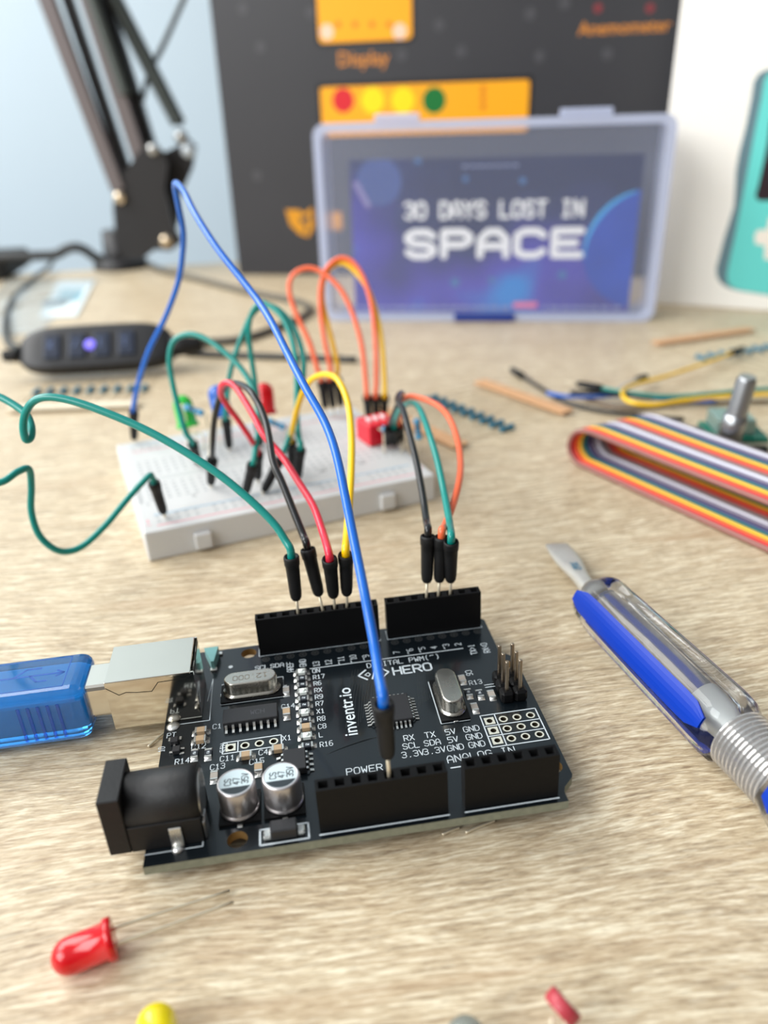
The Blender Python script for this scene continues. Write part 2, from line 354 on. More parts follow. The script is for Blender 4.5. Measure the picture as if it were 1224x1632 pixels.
# copper rims of the mounting holes and plated rings of the empty holes
def ring(mb, x, y, r0, r1, z, n=24, mi=0):
    vs = [(x + r * math.cos(2 * math.pi * i / n), y + r * math.sin(2 * math.pi * i / n), z) for r in (r0, r1) for i in range(n)]
    mb.add(vs, [(i, n + i, n + (i + 1) % n, (i + 1) % n) for i in range(n)], mi)
def sleeve(mb, x, y, r, z0, z1, n=24):
    vs = [(x + r * math.cos(2 * math.pi * i / n), y + r * math.sin(2 * math.pi * i / n), z) for z in (z0, z1) for i in range(n)]
    mb.add(vs, [(i, n + i, n + (i + 1) % n, (i + 1) % n) for i in range(n)], 0, True)
for x, y in mount:
    b = MB(); sleeve(b, x, y, 1.59, 0, ZT, 32); b.obj('mounting_hole_rim', copper, pcb)
for x, y in gridh + xh:
    b = MB(); ring(b, x, y, .53, .82, ZT + .025)
    if (x, y) in (gridh[0], gridh[1], gridh[2], xh[0]):
        for s_ in ((-1, -1, 1, -.62), (-1, .62, 1, 1), (-1, -.62, -.62, .62), (.62, -.62, 1, .62)): b.box(x + s_[0] * .9, x + s_[2] * .9, y + s_[1] * .9, y + s_[3] * .9, ZT, ZT + .03)
    sleeve(b, x, y, .52, 0, ZT + .02); b.m[-24:] = [1] * 24
    b.obj('plated_hole', [M('tinned_ring', (215, 215, 200), .4, .3), M('shaded_hole_wall', (70, 62, 48), .5, .4)], pcb)  # sleeve colour darkened to paint in the shade inside the hole
    b = MB(); b.lathe((x, y, .02), (x, y, .1), [(0, .52), (.05, .52)], 16); b.obj('hole_shade_disc', dark, pcb)  # dark disc added as painted shade; the real hole is open
# faint vias in front of the digital sockets
b = MB()
for x in [18.796 + 2.54 * i for i in range(10)] + [45.72 + 2.54 * i for i in range(8)]: ring(b, x, 47.9, .5, .85, ZT + .012); ring(b, x, 47.9, 0.0, .38, ZT + .014)
b.obj('covered_pads', M('masked_pad', (52, 54, 54), .35, .2), pcb)
b = MB()     # traces under the mask
for k in range(14):
    x = 33 + k * .55; stroke(b, (x, 24 + (k % 4)), (x + 1.5, 34), .16, lambda a, c: (a, c, ZT + .008)); stroke(b, (x + 1.5, 34), (x + 3.0, 40.5), .16, lambda a, c: (a, c, ZT + .008))
for k in range(10): stroke(b, (47 + k * .4, 27 + k * .3), (48.5 + k * .35, 38.4), .14, lambda a, c: (a, c, ZT + .008))
for k in range(8): stroke(b, (29 + k * .5, 18 + k * .2), (36 + k * .4, 20.5), .16, lambda a, c: (a, c, ZT + .008))
b.obj('traces', M('masked_trace', (34, 38, 40), .25), pcb)

# ---- white lettering and outlines
T = lambda x, y: (x, y, ZT + .02)
b = MB()
def rect(x0, y0, x1, y1, wd=.22):
    for p, q in (((x0, y0), (x1, y0)), ((x1, y0), (x1, y1)), ((x1, y1), (x0, y1)), ((x0, y1), (x0, y0))): stroke(b, p, q, wd, T)
wdt = .14
for s_, y in zip(('ON', 'R17', 'R6', 'RX', 'R9', 'R7', 'X1', 'R8', 'C8', 'L', 'R16'), (41.2, 39.2, 37.2, 35.1, 33.1, 31.1, 28.9, 26.8, 24.7, 22.5, 20.0)):
    text(b, s_, 28.05, y + .05, 1.2, T, wdt, wide=.74)
for s_, x, y in (('C1', 8.9, 28.7), ('C12', 5.4, 24.0), ('PT', .7, 28.0), ('R14', 2.8, 20.9), ('C11', 10.6, 20.0), ('C4', 17.3, 20.2), ('C15', 15.7, 18.2), ('X1', 21.5, 23.0), ('C13', 9.0, 18.3), ('C14', 21.6, 31.6), ('R13', 57.7, 31.0)):
    text(b, s_, x, y, 1.25, T, wdt, wide=.78)
text(b, '10', .6, 24.6, 1.1, T, wdt, math.pi / 2, .7)
text(b, 'R15', 10.5, 24.4, 1.2, T, wdt, -math.pi / 2, .72); text(b, 'C6', 57.8, 35.4, 1.2, T, wdt, -math.pi / 2, .8)
for r, (ss, y) in enumerate(((('RX', 'TX', '5V', 'GND'), 18.5), (('SCL', 'SDA', '5V', 'GND'), 16.5), (('3.3V', '3.3V', 'GND', 'GND'), 14.5))):
    for s_, x in zip(ss, (43.7, 47.5, 51.2, 55.0)): text(b, s_, x, y, 1.35, T, .15, wide=.84, gap=1.4, center=True)
text(b, 'POWER', 32.0, 12.5, 1.4, T, .16, wide=1.0); text(b, 'ANALOG IN', 49.2, 11.8, 1.6, T, .17, wide=.92)
text(b, 'DIGITAL PWM(~)', 39.0, 40.55, 1.4, T, .15, wide=.84)
stroke(b, (27.6, 42.75), (59.1, 42.75), .2, T)
for s_, x, y in (('13', 29.5, 43.3), ('12', 32.0, 43.3), ('~11', 34.6, 43.0), ('~10', 37.1, 43.0), ('~9', 39.7, 43.3), ('7', 46.1, 44.0), ('~6', 48.9, 43.4), ('~5', 51.4, 43.4), ('4', 53.9, 44.0), ('~3', 56.5, 43.4), ('2', 59.0, 44.0), ('AREF', 24.2, 42.6), ('GND', 26.8, 43.8), ('TX>1', 61.5, 40.3), ('RX<0', 64.2, 40.3)):
    text(b, s_, x + .05, y, 1.25, T, .15, math.pi / 2, .78, gap=1.3)
text(b, 'SCL', 16.6, 44.7, 1.25, T, .16, wide=.85); text(b, 'SDA', 19.7, 44.7, 1.25, T, .16, wide=.85)
text(b, 'HERO', 43.9, 37.2, 2.3, T, .36, wide=1.0, gap=1.3)
font_mesh(b, 'inventr.io', 34.9, 21.7, 2.5, T, math.pi / 2, .008, 1.02)
for p, q in (((38.6, 40.0), (36.9, 38.4)), ((36.9, 38.4), (38.6, 36.8)), ((41.4, 40.0), (43.0, 38.4)), ((43.0, 38.4), (41.4, 36.8)), ((40.6, 40.0), (39.5, 36.8))): stroke(b, p, q, .34, T, cap=False)
for p, q in (((38.9, 39.0), (38.2, 38.4)), ((38.2, 38.4), (38.9, 37.8)), ((38.9, 37.8), (39.3, 38.4)), ((39.3, 38.4), (38.9, 39.0))): stroke(b, p, q, .2, T)
rect(57.35, 13.9, 67.7, 22.1); stroke(b, (60.0, 13.9), (60.0, 22.1), .2, T)
for y in (16.63, 19.2): stroke(b, (57.35, y), (67.7, y), .2, T)
rect(10.9, 21.8, 21.3, 24.6); stroke(b, (13.6, 21.8), (13.6, 24.6), .2, T)
rect(17.45, .7, 24.95, 3.7, .3); rect(50.05, 21.5, 55.35, 33.6, .2); rect(10.1, 35.2, 22.1, 41.4, .16)
for x0, x1 in ((26.5, 47.1), (49.4, 64.9)): stroke(b, (x0 + .15, .92), (x1 - .15, .92), .26, T)
rect(44.4, 49.15, 64.8, 52.4, .12); rect(17.4, 49.15, 42.9, 52.4, .12)
stroke(b, (8.2, 31.3), (8.2, 43.6), .16, T); stroke(b, (1.2, 31.3), (8.2, 31.3), .16, T); stroke(b, (7.5, 37), (8.2, 43.6), .12, T); stroke(b, (49.4, 10.6), (51, 10.6), .25, T)
stroke(b, (8.7, 2.3), (8.7, 7.0), .16, T); stroke(b, (0, 2.3), (8.7, 2.3), .16, T)
for x, y in ((61.3, 30.4), (61.3, 29.7)): stroke(b, (x - .9, y), (x + .9, y), .18, T)
b.lathe((11.6, 46.9, ZT), (11.6, 46.9, ZT + .1), [(0, .45), (.02, .45)], 16)
b.obj('silkscreen', silk, pcb)

# ---- pin sockets (each with real square wells)
def pin_socket(x0, n, y, h=8.6):
    b = MB(); hw = 1.2; a = .74; zt = ZT + h; xa, xb = x0 - 1.27 + .06, x0 + 2.54 * (n - 1) + 1.27 - .06
    xs = [xa] + [v for i in range(n) for v in (x0 + 2.54 * i - a, x0 + 2.54 * i + a)] + [xb]
    for k in range(len(xs) - 1):
        u0, u1 = xs[k], xs[k + 1]
        if k % 2 == 0: b.add([(u0, y - hw, zt), (u1, y - hw, zt), (u1, y + hw, zt), (u0, y + hw, zt)], [(0, 1, 2, 3)])
        else:
            for y0, y1 in ((y - hw, y - a), (y + a, y + hw)): b.add([(u0, y0, zt), (u1, y0, zt), (u1, y1, zt), (u0, y1, zt)], [(0, 1, 2, 3)])
            z0 = zt - 4; vs = [(u0, y - a, zt), (u1, y - a, zt), (u1, y + a, zt), (u0, y + a, zt), (u0, y - a, z0), (u1, y - a, z0), (u1, y + a, z0), (u0, y + a, z0)]
            b.add(vs, [(0, 4, 5, 1), (1, 5, 6, 2), (2, 6, 7, 3), (3, 7, 4, 0), (4, 7, 6, 5)], 1)
    b.add([(xa, y - hw, ZT), (xb, y - hw, ZT), (xb, y + hw, ZT), (xa, y + hw, ZT), (xa, y - hw, zt), (xb, y - hw, zt), (xb, y + hw, zt), (xa, y + hw, zt)],
          [(0, 1, 5, 4), (1, 2, 6, 5), (2, 3, 7, 6), (3, 0, 4, 7), (0, 3, 2, 1)])
    return b.obj('pin_socket', [black_pl, dark], board)
pin_socket(18.796, 10, 50.8); pin_socket(45.72, 8, 50.8); pin_socket(27.94, 8, 2.54); pin_socket(50.8, 6, 2.54)
ZH = ZT + 8.6
# soldered tails under the board
for k, (x0, n, y) in enumerate(((18.796, 10, 50.8), (45.72, 8, 50.8), (27.94, 8, 2.54), (50.8, 6, 2.54))):
    b = MB()
    for i in range(n): b.lathe((x0 + 2.54 * i, y, 0), (x0 + 2.54 * i, y, -1.2), [(0, .7), (.5, .35), (1.0, .15)], 8)
    b.obj('solder_joints', solder, pcb)

# ---- chip resistors, capacitors, indicator lights
def smd(kind, x, y, vert):
    b = MB(); L, wd, h = (1.0, .62, .55) if kind != 'cap' else (1.05, .68, .95)
    if kind == 'led': wd, h = .68, .75
    b.box(-L + .34, L - .34, -wd, wd, 0.05, h, 0, .05, 1)
    if kind == 'res':
        for p, q in (((-.25, -.2), (-.25, .2)), ((0, -.2), (0, .2)), ((.25, -.2), (.25, .2)), ((-.25, .2), (-.1, .2)), ((.1, -.2), (.25, .2))): stroke(b, p, q, .1, lambda u, v: (u, v, h + .006), 2)
    if kind == 'led':
        b.lathe((0, 0, h - .1), (0, 0, h + .4), [(0, .5), (.25, .48), (.36, .3)], 12, 3)
    for s_ in (-1, 1):
        x0, x1 = sorted((s_ * (L - .36), s_ * L)); b.box(x0, x1, -wd - .01, wd + .01, 0.02, h + .02, 1, .05, 1)
        # solder fillet
        e0, e1 = s_ * L, s_ * (L + .62); v = [(e0, -wd, 0), (e0, wd, 0), (e0, wd, h * .8), (e0, -wd, h * .8), (e0 + (e1 - e0) * .35, -wd, h * .3), (e0 + (e1 - e0) * .35, wd, h * .3), (e1, -wd, .03), (e1, wd, .03)]
        b.add(v, [(3, 2, 5, 4), (4, 5, 7, 6), (0, 3, 4, 6), (1, 7, 5, 2)], 1, True)
    if vert: b.xf(lambda p: (-p[1], p[0], p[2]))
    b.xf(lambda p: (p[0] + x, p[1] + y, p[2] + ZT))
    nm = {'res': 'chip_resistor', 'cap': 'chip_capacitor', 'led': 'indicator_light', 'capg': 'chip_capacitor'}[kind]
    body = {'res': resb, 'cap': tan, 'capg': greyc, 'led': ledw}[kind]
    return b.obj(nm, [body, solder, silk, ledw], board)
for k, y in (('led', 41.6), ('res', 39.6), ('res', 37.6), ('led', 35.4), ('res', 33.4), ('res', 31.4), ('led', 29.3), ('res', 27.2), ('cap', 25.1), ('led', 22.9), ('res', 20.6)): smd(k, 25.85, y, False)
for k, x, y, v in (('cap', 6.9, 28.1, 0), ('cap', 6.9, 25.8, 0), ('res', 6.1, 22.5, 1), ('res', 8.5, 22.2, 1), ('cap', 15.1, 20.1, 0), ('cap', 20.7, 20.6, 0), ('capg', 9.8, 16.5, 1), ('cap', 17.3, 16.6, 1), ('cap', 22.5, 29.9, 1),
                   ('capg', 56.6, 32.8, 1), ('res', 56.8, 28.5, 1), ('res', 58.8, 27.8, 1), ('capg', 60.9, 27.2, 1), ('capg', 56.9, 24.3, 1), ('capg', 22.6, 36.6, 1)): smd(k, x, y, v)
# ---- little three-legged transistors by the jack
for x, y, a in ((2.3, 26.4, 0), (2.9, 23.9, 1)):
    b = MB(); b.box(-.7, .7, -.65, .65, .1, 1.0, 0, .08, 1)
    for px, s_ in ((-.95, 1), (.95, 1), (0, -1)) if a == 0 else ((-.6, 1), (.6, 1), (0, -1)): b.box(px - .2, px + .2, min(.5 * s_, 1.3 * s_), max(.5 * s_, 1.3 * s_), 0.02, .3, 1, .05, 1)
    if a: b.xf(lambda p: (p[1], p[0], p[2]))
    b.xf(lambda p: (p[0] + x, p[1] + y, p[2] + ZT)); b.obj('transistor', [chipm, solder], board)

# ---- gull-wing chips
def chip(cx, cy, L, Wd, h, pins, label=None, pw=.4):
    b = MB(); b.box(cx - L / 2, cx + L / 2, cy - Wd / 2, cy + Wd / 2, ZT + .15, ZT + h, 0, .12, 1)
    body = b.obj('chip', chipm, board)
    for px, py, dx, dy in pins:                 # the point where the pin leaves the body, and its direction
        b = MB(); pr_ = [(0, h * .55), (.35, h * .52), (.62, h * .12), (1.25, .06)]
        for (s0, z0), (s1, z1) in zip(pr_[:-1], pr_[1:]):
            w2 = pw / 2; nx, ny = -dy * w2, dx * w2; th = .14
            A_ = (px + dx * s0, py + dy * s0); B_ = (px + dx * s1, py + dy * s1)
            vs = []
            for (X, Y), z in ((A_, z0), (B_, z1)):
                vs += [(X + nx, Y + ny, ZT + z), (X - nx, Y - ny, ZT + z), (X - nx, Y - ny, ZT + z + th), (X + nx, Y + ny, ZT + z + th)]
            b.add(vs, [(0, 4, 7, 3), (1, 2, 6, 5), (3, 7, 6, 2), (0, 1, 5, 4), (4, 5, 6, 7), (0, 3, 2, 1)])
        b.obj('chip_pin', solder, body)
    return body
ch = chip(15.9, 29.95, 10.0, 3.9, 1.6, [(15.9 + (i - 3.5) * 1.27, 29.95 + s_ * 1.95, 0, s_) for i in range(8) for s_ in (-1, 1)], pw=.45)
b = MB(); text(b, 'WCH', 16.0, 29.4, 1.1, lambda x, y: (x, y, ZT + 1.61), .12, wide=.9); b.obj('marking', M('laser_mark', (72, 74, 78), .5), ch)
chip(23.5, 16.6, 3.8, 5.0, 1.5, [(23.5 + s_ * 1.9, 16.6 + (i - 1.5) * 1.27, s_, 0) for i in range(4) for s_ in (-1, 1)], pw=.45)
QX, QY = 41.7, 26.4
ch = chip(QX, QY, 7.0, 7.0, 1.2, [(QX + (i - 3.5) * .8, QY + s_ * 3.5, 0, s_) for i in range(8) for s_ in (-1, 1)] + [(QX + s_ * 3.5, QY + (i - 3.5) * .8, s_, 0) for i in range(8) for s_ in (-1, 1)], pw=.36)

# ---- metal can crystals
def crystal(cx, cy, vert, mark):
    def pill(L, Wd, n=10): return [(math.cos(a) * Wd / 2 + sx * (L - Wd) / 2, math.sin(a) * Wd / 2) for sx, a0 in ((1, -math.pi / 2), (-1, math.pi / 2)) for a in [a0 + math.pi * i / n for i in range(n + 1)]]
    b = MB(); lay = [(10.9, 4.7, .5), (11.1, 4.9, .7), (11.1, 4.9, .95), (10.3, 4.1, 1.1), (10.1, 3.9, 1.4), (10.1, 3.9, 3.5), (9.9, 3.7, 3.75), (9.5, 3.3, 3.85)]
    rings = [[(x, y, z) for x, y in pill(L, Wd)] for L, Wd, z in lay]; n = len(rings[0]); vs = [p for r in rings for p in r]
    b.add(vs, [(j * n + i, j * n + (i + 1) % n, (j + 1) * n + (i + 1) % n, (j + 1) * n + i) for j in range(len(lay) - 1) for i in range(n)], 0, True)
    b.add(rings[-1], [list(range(n))], 0)
    b2 = MB(); b2.box(-6.0, 6.0, -2.7, 2.7, 0, .55, 0, .1, 1)
    b3 = MB(); [b3.box(s_ * 5.6 - .6, s_ * 5.6 + .6 + s_ * .5, -.45, .45, 0, .3, 0, .1, 1) for s_ in (-1, 1)]
    b4 = MB()
    if mark: text(b4, mark, 0, -.5, 1.3, lambda x, y: (-x, -y, 3.87), .13, wide=.95, center=True)
    for q in (b, b2, b3, b4):
        if vert: q.xf(lambda p: (-p[1], p[0], p[2]))
        q.xf(lambda p: (p[0] + cx, p[1] + cy, p[2] + ZT))
    can = b.obj('crystal_can', M('crystal_metal', (186, 182, 172), .27, 1.0, noise=.08, nscale=500), board); b2.obj('base', black_pl, can); b3.obj('solder_tab', solder, can)
    if mark: b4.obj('marking', M('engraved_mark', (112, 100, 84), .5), can)
crystal(16.1, 37.9, False, '12.000'); crystal(52.8, 27.5, True, None)

# ---- electrolytic capacitors
for cx in (14.35, 21.45):
    cy = 8.55
    b = MB(); b.prism([(cx - 3.3, cy + 3.3), (cx - 3.3, cy - 3.3), (cx + 3.3, cy - 3.3), (cx + 3.3, cy + 3.3)], ZT, ZT + .5)
    base = b
    b = MB(); b.lathe((cx, cy, ZT + .5), (cx, cy, 9), [(0, 2.8), (.1, 3.15), (.45, 3.2), (.6, 3.0), (.8, 2.95), (1.1, 3.05), (5.0, 3.05), (5.35, 2.95), (5.45, 2.7), (5.38, 2.6)], 40)
    can = b.obj('electrolytic_capacitor', M('can_metal', (205, 200, 200), .33, .9, noise=.04, nscale=300), board)
    base.obj('base', black_pl, can); zt = ZT + .5 + 5.39
    b = MB(); b.add([(cx + 2.6 * math.cos(a), cy + 2.6 * math.sin(a), zt) for a in [2 * math.pi * i / 40 for i in range(40)]], [list(range(40))]); b.obj('can_top', M('can_top_paint', (200, 216, 220), .4), can)
    b = MB(); a0, a1 = math.radians(204), math.radians(336)
    b.add([(cx + 2.55 * math.cos(a0 + (a1 - a0) * i / 20), cy + 2.55 * math.sin(a0 + (a1 - a0) * i / 20), zt + .01) for i in range(21)], [list(range(21))])
    for s_, dx in (('CS', -.75), ('47', .6), ('35V', 1.95)): text(b, s_, cx + dx, cy - .55, 1.0, lambda x, y: (x, y, zt + .012), .17, math.pi / 2, .85)
    b.obj('marking', M('black_print', (38, 48, 54), .5), can)
    b = MB(); b.box(cx - .45, cx + .45, cy - 3.9, cy - 3.2, ZT, ZT + .25, 0, .1, 1); b.box(cx - .45, cx + .45, cy + 3.2, cy + 3.9, ZT, ZT + .25, 0, .1, 1); b.obj('solder_tab', solder, can)
# ---- diode by the edge
b = MB(); b.box(19.2, 23.3, .95, 3.3, ZT + .2, ZT + 2.2, 0, .2, 1); di = b.obj('diode', chipm, board)
b = MB(); b.box(18.0, 19.3, 1.3, 2.9, ZT, ZT + .9, 0, .2, 1); b.box(23.2, 24.4, 1.3, 2.9, ZT, ZT + .9, 0, .2, 1); b.obj('solder_tab', solder, di)
# ---- teal fuse behind the data socket
b = MB(); b.prism([(6.3, 51.6), (7.9, 46.6), (8.5, 46.6), (9.2, 51.6)][::-1], ZT, ZT + 2.2); fu = b.obj('fuse', tealb, board)
b = MB(); b.box(7.6, 8.9, 46.0, 46.9, ZT, ZT + .5, 0, .1, 1); b.box(8.2, 9.8, 51.2, 52.1, ZT, ZT + .5, 0, .1, 1); b.obj('solder_tab', solder, fu)

# ---- square data socket (metal)
b = MB(); x0, x1, y0, y1, z0, z1, t = -8.9, 6.8, 32.0, 43.1, ZT + .05, 12.45, .35
b.box(x0, x1, y0, y0 + t, z0, z1); b.box(x0, x1, y1 - t, y1, z0, z1); b.box(x0, x1 - .5, y0 - .05, y1 + .05, z1 - .3, z1 + .08, 0, .12, 2); b.box(x0, x1, y0, y1, z0, z0 + t); b.box(x1 - t, x1, y0 + .4, y1 - .4, z0, z1 - 1.0)
sh = b.obj('data_socket', M('shell_metal', (206, 200, 188), .09, 1.0, noise=.05, nscale=90, bump=.04), board)
b = MB()
for p, q in (((-8.8, 11.3), (-6.8, 9.5)), ((-6.8, 9.5), (-5.5, 9.9)), ((-5.5, 9.9), (-3.8, 9.6)), ((-3.8, 9.6), (-2.2, 9.5)), ((-2.2, 9.5), (-1.0, 9.4)), ((-1.0, 9.4), (.4, 11.2)), ((.4, 11.2), (5.2, 11.3)), ((5.2, 11.3), (6.4, 12.0))):
    stroke(b, p, q, .14, lambda x, z: (x, y0 - .015, z))
b.obj('shell_seam', dark, sh)
b = MB()
for ya in (33.6, 38.2): b.box(6.28, 6.36, ya, ya + 2.6, z1 - .9, z1 - .1)
b.box(x1 - .05, x1 + .02, 33.0, 42.0, z1 - 1.0, z1 - .35); b.obj('shell_opening', dark, sh)
b = MB(); b.box(-6.9, 6.3, 35.0, 40.2, 5.2, 9.2, 0, .3, 1); b.obj('inner_tongue', M('white_nylon', (215, 215, 210), .5), sh)
b = MB(); b.lathe((1.6, 30.9, ZT), (1.6, 30.9, ZT + 1), [(0, 1.25), (.25, 1.15), (.55, .6), (.6, .1)], 20); b.obj('solder_tab', solder, sh)

# ---- black power jack
JY = 7.45
b = MB(); b.box(-5.15, -1.9, 2.95, 11.95, 1.75, 12.6, 0, .15, 1)
b.box(-1.9, 9.0, 3.1, 11.8, ZT + .02, 6.6, 0, .1, 1); b.lathe((-1.95, JY, 7.9), (9.3, JY, 7.9), [(0, 4.35), (9.6, 4.35), (10.9, 4.3), (10.95, 4.1)], 36, smooth=True)
jack = b.obj('power_jack', jack_pl, board)
b = MB(); b.lathe((8.95, JY, 7.6), (9.6, JY, 7.6), [(0, 3.6), (.25, 3.6), (.3, 3.2), (.32, 2.6), (.3, 1.0)], 28); b.obj('contact_ring', steel, jack)
b = MB(); b.box(9.0, 9.5, 3.6, 6.4, ZT, 5.2, 0, .15, 1); b.obj('rear_terminal', steel, jack)
b = MB(); b.box(4.1, 6.0, 2.75, 3.08, ZT, 5.6, 0, .1, 1); b.lathe((5.0, 2.5, ZT), (5.0, 2.5, ZT + 1), [(0, 1.0), (.3, .9), (.6, .5), (.65, .1)], 18); b.obj('side_terminal', solder, jack)
# ---- six programming pins
b = MB()
for i in range(2):
    for j in range(3): b.box(63.3 + 2.5 * i - 1.2, 63.3 + 2.5 * i + 1.2, 27.9 + 2.54 * (j - 1) - 1.22, 27.9 + 2.54 * (j - 1) + 1.22, ZT, ZT + 2.5, 0, .45, 1)
ih = b.obj('programming_header', black_pl, board)
for i in range(2):
    for j in range(3):
        b = MB(); x, y = 63.3 + 2.5 * i, 27.9 + 2.54 * (j - 1); b.box(x - .32, x + .32, y - .32, y + .32, ZT + 2.4, ZT + 8.9, 0, .12, 1); b.obj('header_pin', M('pin_metal', (176, 160, 140), .3, .95), ih)

# ================================================================== blue translucent data lead
cable = thing('data_cable', 'translucent blue data plug pushed into the metal socket of the black board', 'cable', mat=BM.copy())
b = MB(); b.box(-13.9, -8.0, 33.8, 41.6, 3.6, 10.6, 0, .8, 2); pl = b.obj('plug_shell', nickel, cable)
bt = M('blue_translucent_plastic', (60, 160, 245), .12, trans=.93, ior=1.45, coat=.3, sss=0)
b = MB(); b.box(-58, -12.9, 31.2, 44.3, 0.6, 12.2, 0, 2.2, 4); grip = b.obj('plug_grip', bt, cable)
b = MB(); b.box(-50, -13.6, 33.2, 42.2, 2.8, 9.6, 0, .6, 2); b.obj('inner_core', M('blue_grey_core', (150, 190, 205), .5), grip)
b = MB()
for k in range(5): b.box(-24.5 + k * 1.7, -23.9 + k * 1.7, 31.0, 31.25, 2.5, 10.0, 0, .1, 1)
b.obj('grip_ribs', bt, grip)
b = MB(); TZ = lambda x, y: (x, y, 12.23)
for p, q in (((-29, 37.5), (-17, 37.5)), ((-26, 37.5), (-24, 39.6)), ((-24, 39.6), (-21.5, 39.6)), ((-23, 37.5), (-21.5, 35.6)), ((-21.5, 35.6), (-19.8, 35.6)), ((-17, 37.5), (-18.2, 38.3)), ((-17, 37.5), (-18.2, 36.7))): stroke(b, p, q, .45, TZ)
rect_ = [(-31, 33.4), (-16.4, 33.4), (-16.4, 42.2), (-31, 42.2)]
for i in range(4): stroke(b, rect_[i], rect_[(i + 1) % 4], .2, TZ)
b.obj('moulded_symbol', M('blue_symbol', (20, 80, 160), .3), grip)
b = MB(); b.tube([(-56, 37.7, 6.4), (-80, 38, 6.0), (-120, 45, 2.5), (-180, 70, .5), (-260, 90, .4)], 2.4, 14); b.obj('cord', bt, cable)
#PART3
# ================================================================== solderless breadboard
BA = math.radians(14.5); BL = tp(238, 896)
BU = np.array([math.cos(BA), math.sin(BA), 0]); BV = np.array([-math.sin(BA), math.cos(BA), 0])
bread = thing('breadboard', 'white solderless breadboard full of jumper wires, behind the black circuit board', 'breadboard', BL, BA)
bwhite = M('breadboard_white', (208, 208, 206), .45, sss=.15, noise=.01)
BX, BY, BZ = 83.0, 67.5, 8.5
b = MB(); b.box(0, BX, 0, BY, .05, BZ, 0, .5, 2)
b.obj('housing', bwhite, bread)
for x in (14.5, 67.5):
    b = MB(); b.box(x - 2.2, x + 2.2, -1.7, .1, 1.2, 5.8, 0, .3, 1); b.obj('locking_tab', bwhite, bread)
hole = M('contact_hole', (176, 178, 178), .6)
def hsq(mb, x, y, h=.55): mb.add([(x - h, y - h, BZ + .02), (x + h, y - h, BZ + .02), (x + h, y + h, BZ + .02), (x - h, y + h, BZ + .02)], [(0, 1, 2, 3)])
b = MB()
for i in range(30):
    x = BX / 2 + (i - 14.5) * 2.54
    for j in range(5): hsq(b, x, BY / 2 - 4.2 - j * 2.54); hsq(b, x, BY / 2 + 4.2 + j * 2.54)
b.obj('contact_holes', hole, bread)
for y in (5.4, 8.2, BY - 5.4, BY - 8.2):
    b = MB()
    for i in range(30):
        if i % 6 != 5: hsq(b, BX / 2 + (i - 14.5) * 2.54, y)
    b.obj('power_rail_holes', hole, bread)
b = MB(); b.add([(3, BY / 2 - 1.3, BZ + .02), (BX - 3, BY / 2 - 1.3, BZ + .02), (BX - 3, BY / 2 + 1.3, BZ + .02), (3, BY / 2 + 1.3, BZ + .02)], [(0, 1, 2, 3)]); b.obj('centre_channel', M('channel_grey', (196, 198, 196), .6), bread)
TB = lambda x, y: (x, y, BZ + .03)
b = MB(); [stroke(b, (4, y), (BX - 4, y), .5, TB) for y in (3.0, BY - 9.6)]
for y in (1.8, BY - 10.8): text(b, '-', 1.2, y + 1.3, 2.0, TB, .35)
for x in (1.0, BX - 2.4): stroke(b, (x + .9, 5.6), (x + .9, 7.4), .4, TB)
b.obj('red_stripe', M('stripe_red', (228, 140, 150), .5), bread)
b = MB(); [stroke(b, (4, y), (BX - 4, y), .5, TB) for y in (9.6, BY - 3.0)]
b.obj('blue_stripe', M('stripe_blue', (130, 178, 205), .5), bread)
b = MB()
for k in range(6): text(b, str(5 * k if k else 1), BX / 2 + (5 * k - 15) * 2.54, BY / 2 - 17.2, 1.3, TB, .2, center=True)
for k, c_ in enumerate('ABCDE'): text(b, c_, 1.6, BY / 2 - 4.8 - k * 2.54, 1.3, TB, .2)
b.obj('printed_numbers', M('grey_print', (120, 124, 128), .5), bread)

# ================================================================== jumper wires
WM = {k: M('wire_' + k, c, .3, sss=.0, coat=.25) for k, c in dict(green=(0, 138, 128), blue=(8, 100, 200), red=(226, 40, 66), yellow=(250, 200, 0), orange=(246, 110, 66), black=(15, 16, 17), brown=(110, 92, 74), grey=(150, 150, 158)).items()}
def aim(px, py, P, L):
    """point on the sight line at distance L from P, the more upright of the two"""
    d = ray(px, py); o = CAM - P; a = d @ d; bb = 2 * (d @ o); c_ = o @ o - L * L; D = bb * bb - 4 * a * c_
    if D < 0: return CAM + d * (-bb / (2 * a))
    r = [CAM + d * ((-bb + s_ * math.sqrt(D)) / (2 * a)) for s_ in (-1, 1)]
    return max(r, key=lambda q: q[2])
def plug_end(root, P, Q, gap=3.0, hl=10.6, sc=1.0):
    """male end: bare pin at P, moulded housing whose top points to Q"""
    d = (Q - P) / np.linalg.norm(Q - P)
    b = W(); b.lathe(P - d * 2.0, P, [(0, .32), (2.0 + gap + .5, .32)], 10); b.obj('pin', tinlead, root)
    A_ = P + d * gap; b = W()
    b.lathe(A_, A_ + d * hl, [(0, .45), (.25, .85), (.8, 1.12), (2.0, 1.25), (6.5, 1.36), (8.4, 1.42), (8.6, 1.55), (10.1, 1.6), (10.5, 1.5), (10.55, 1.25), (9.6, .9)], 18, caps=True); b.obj('housing', rubber, root)
    return A_ + d * (hl - 1.0), A_ + d * (hl + 1.5)
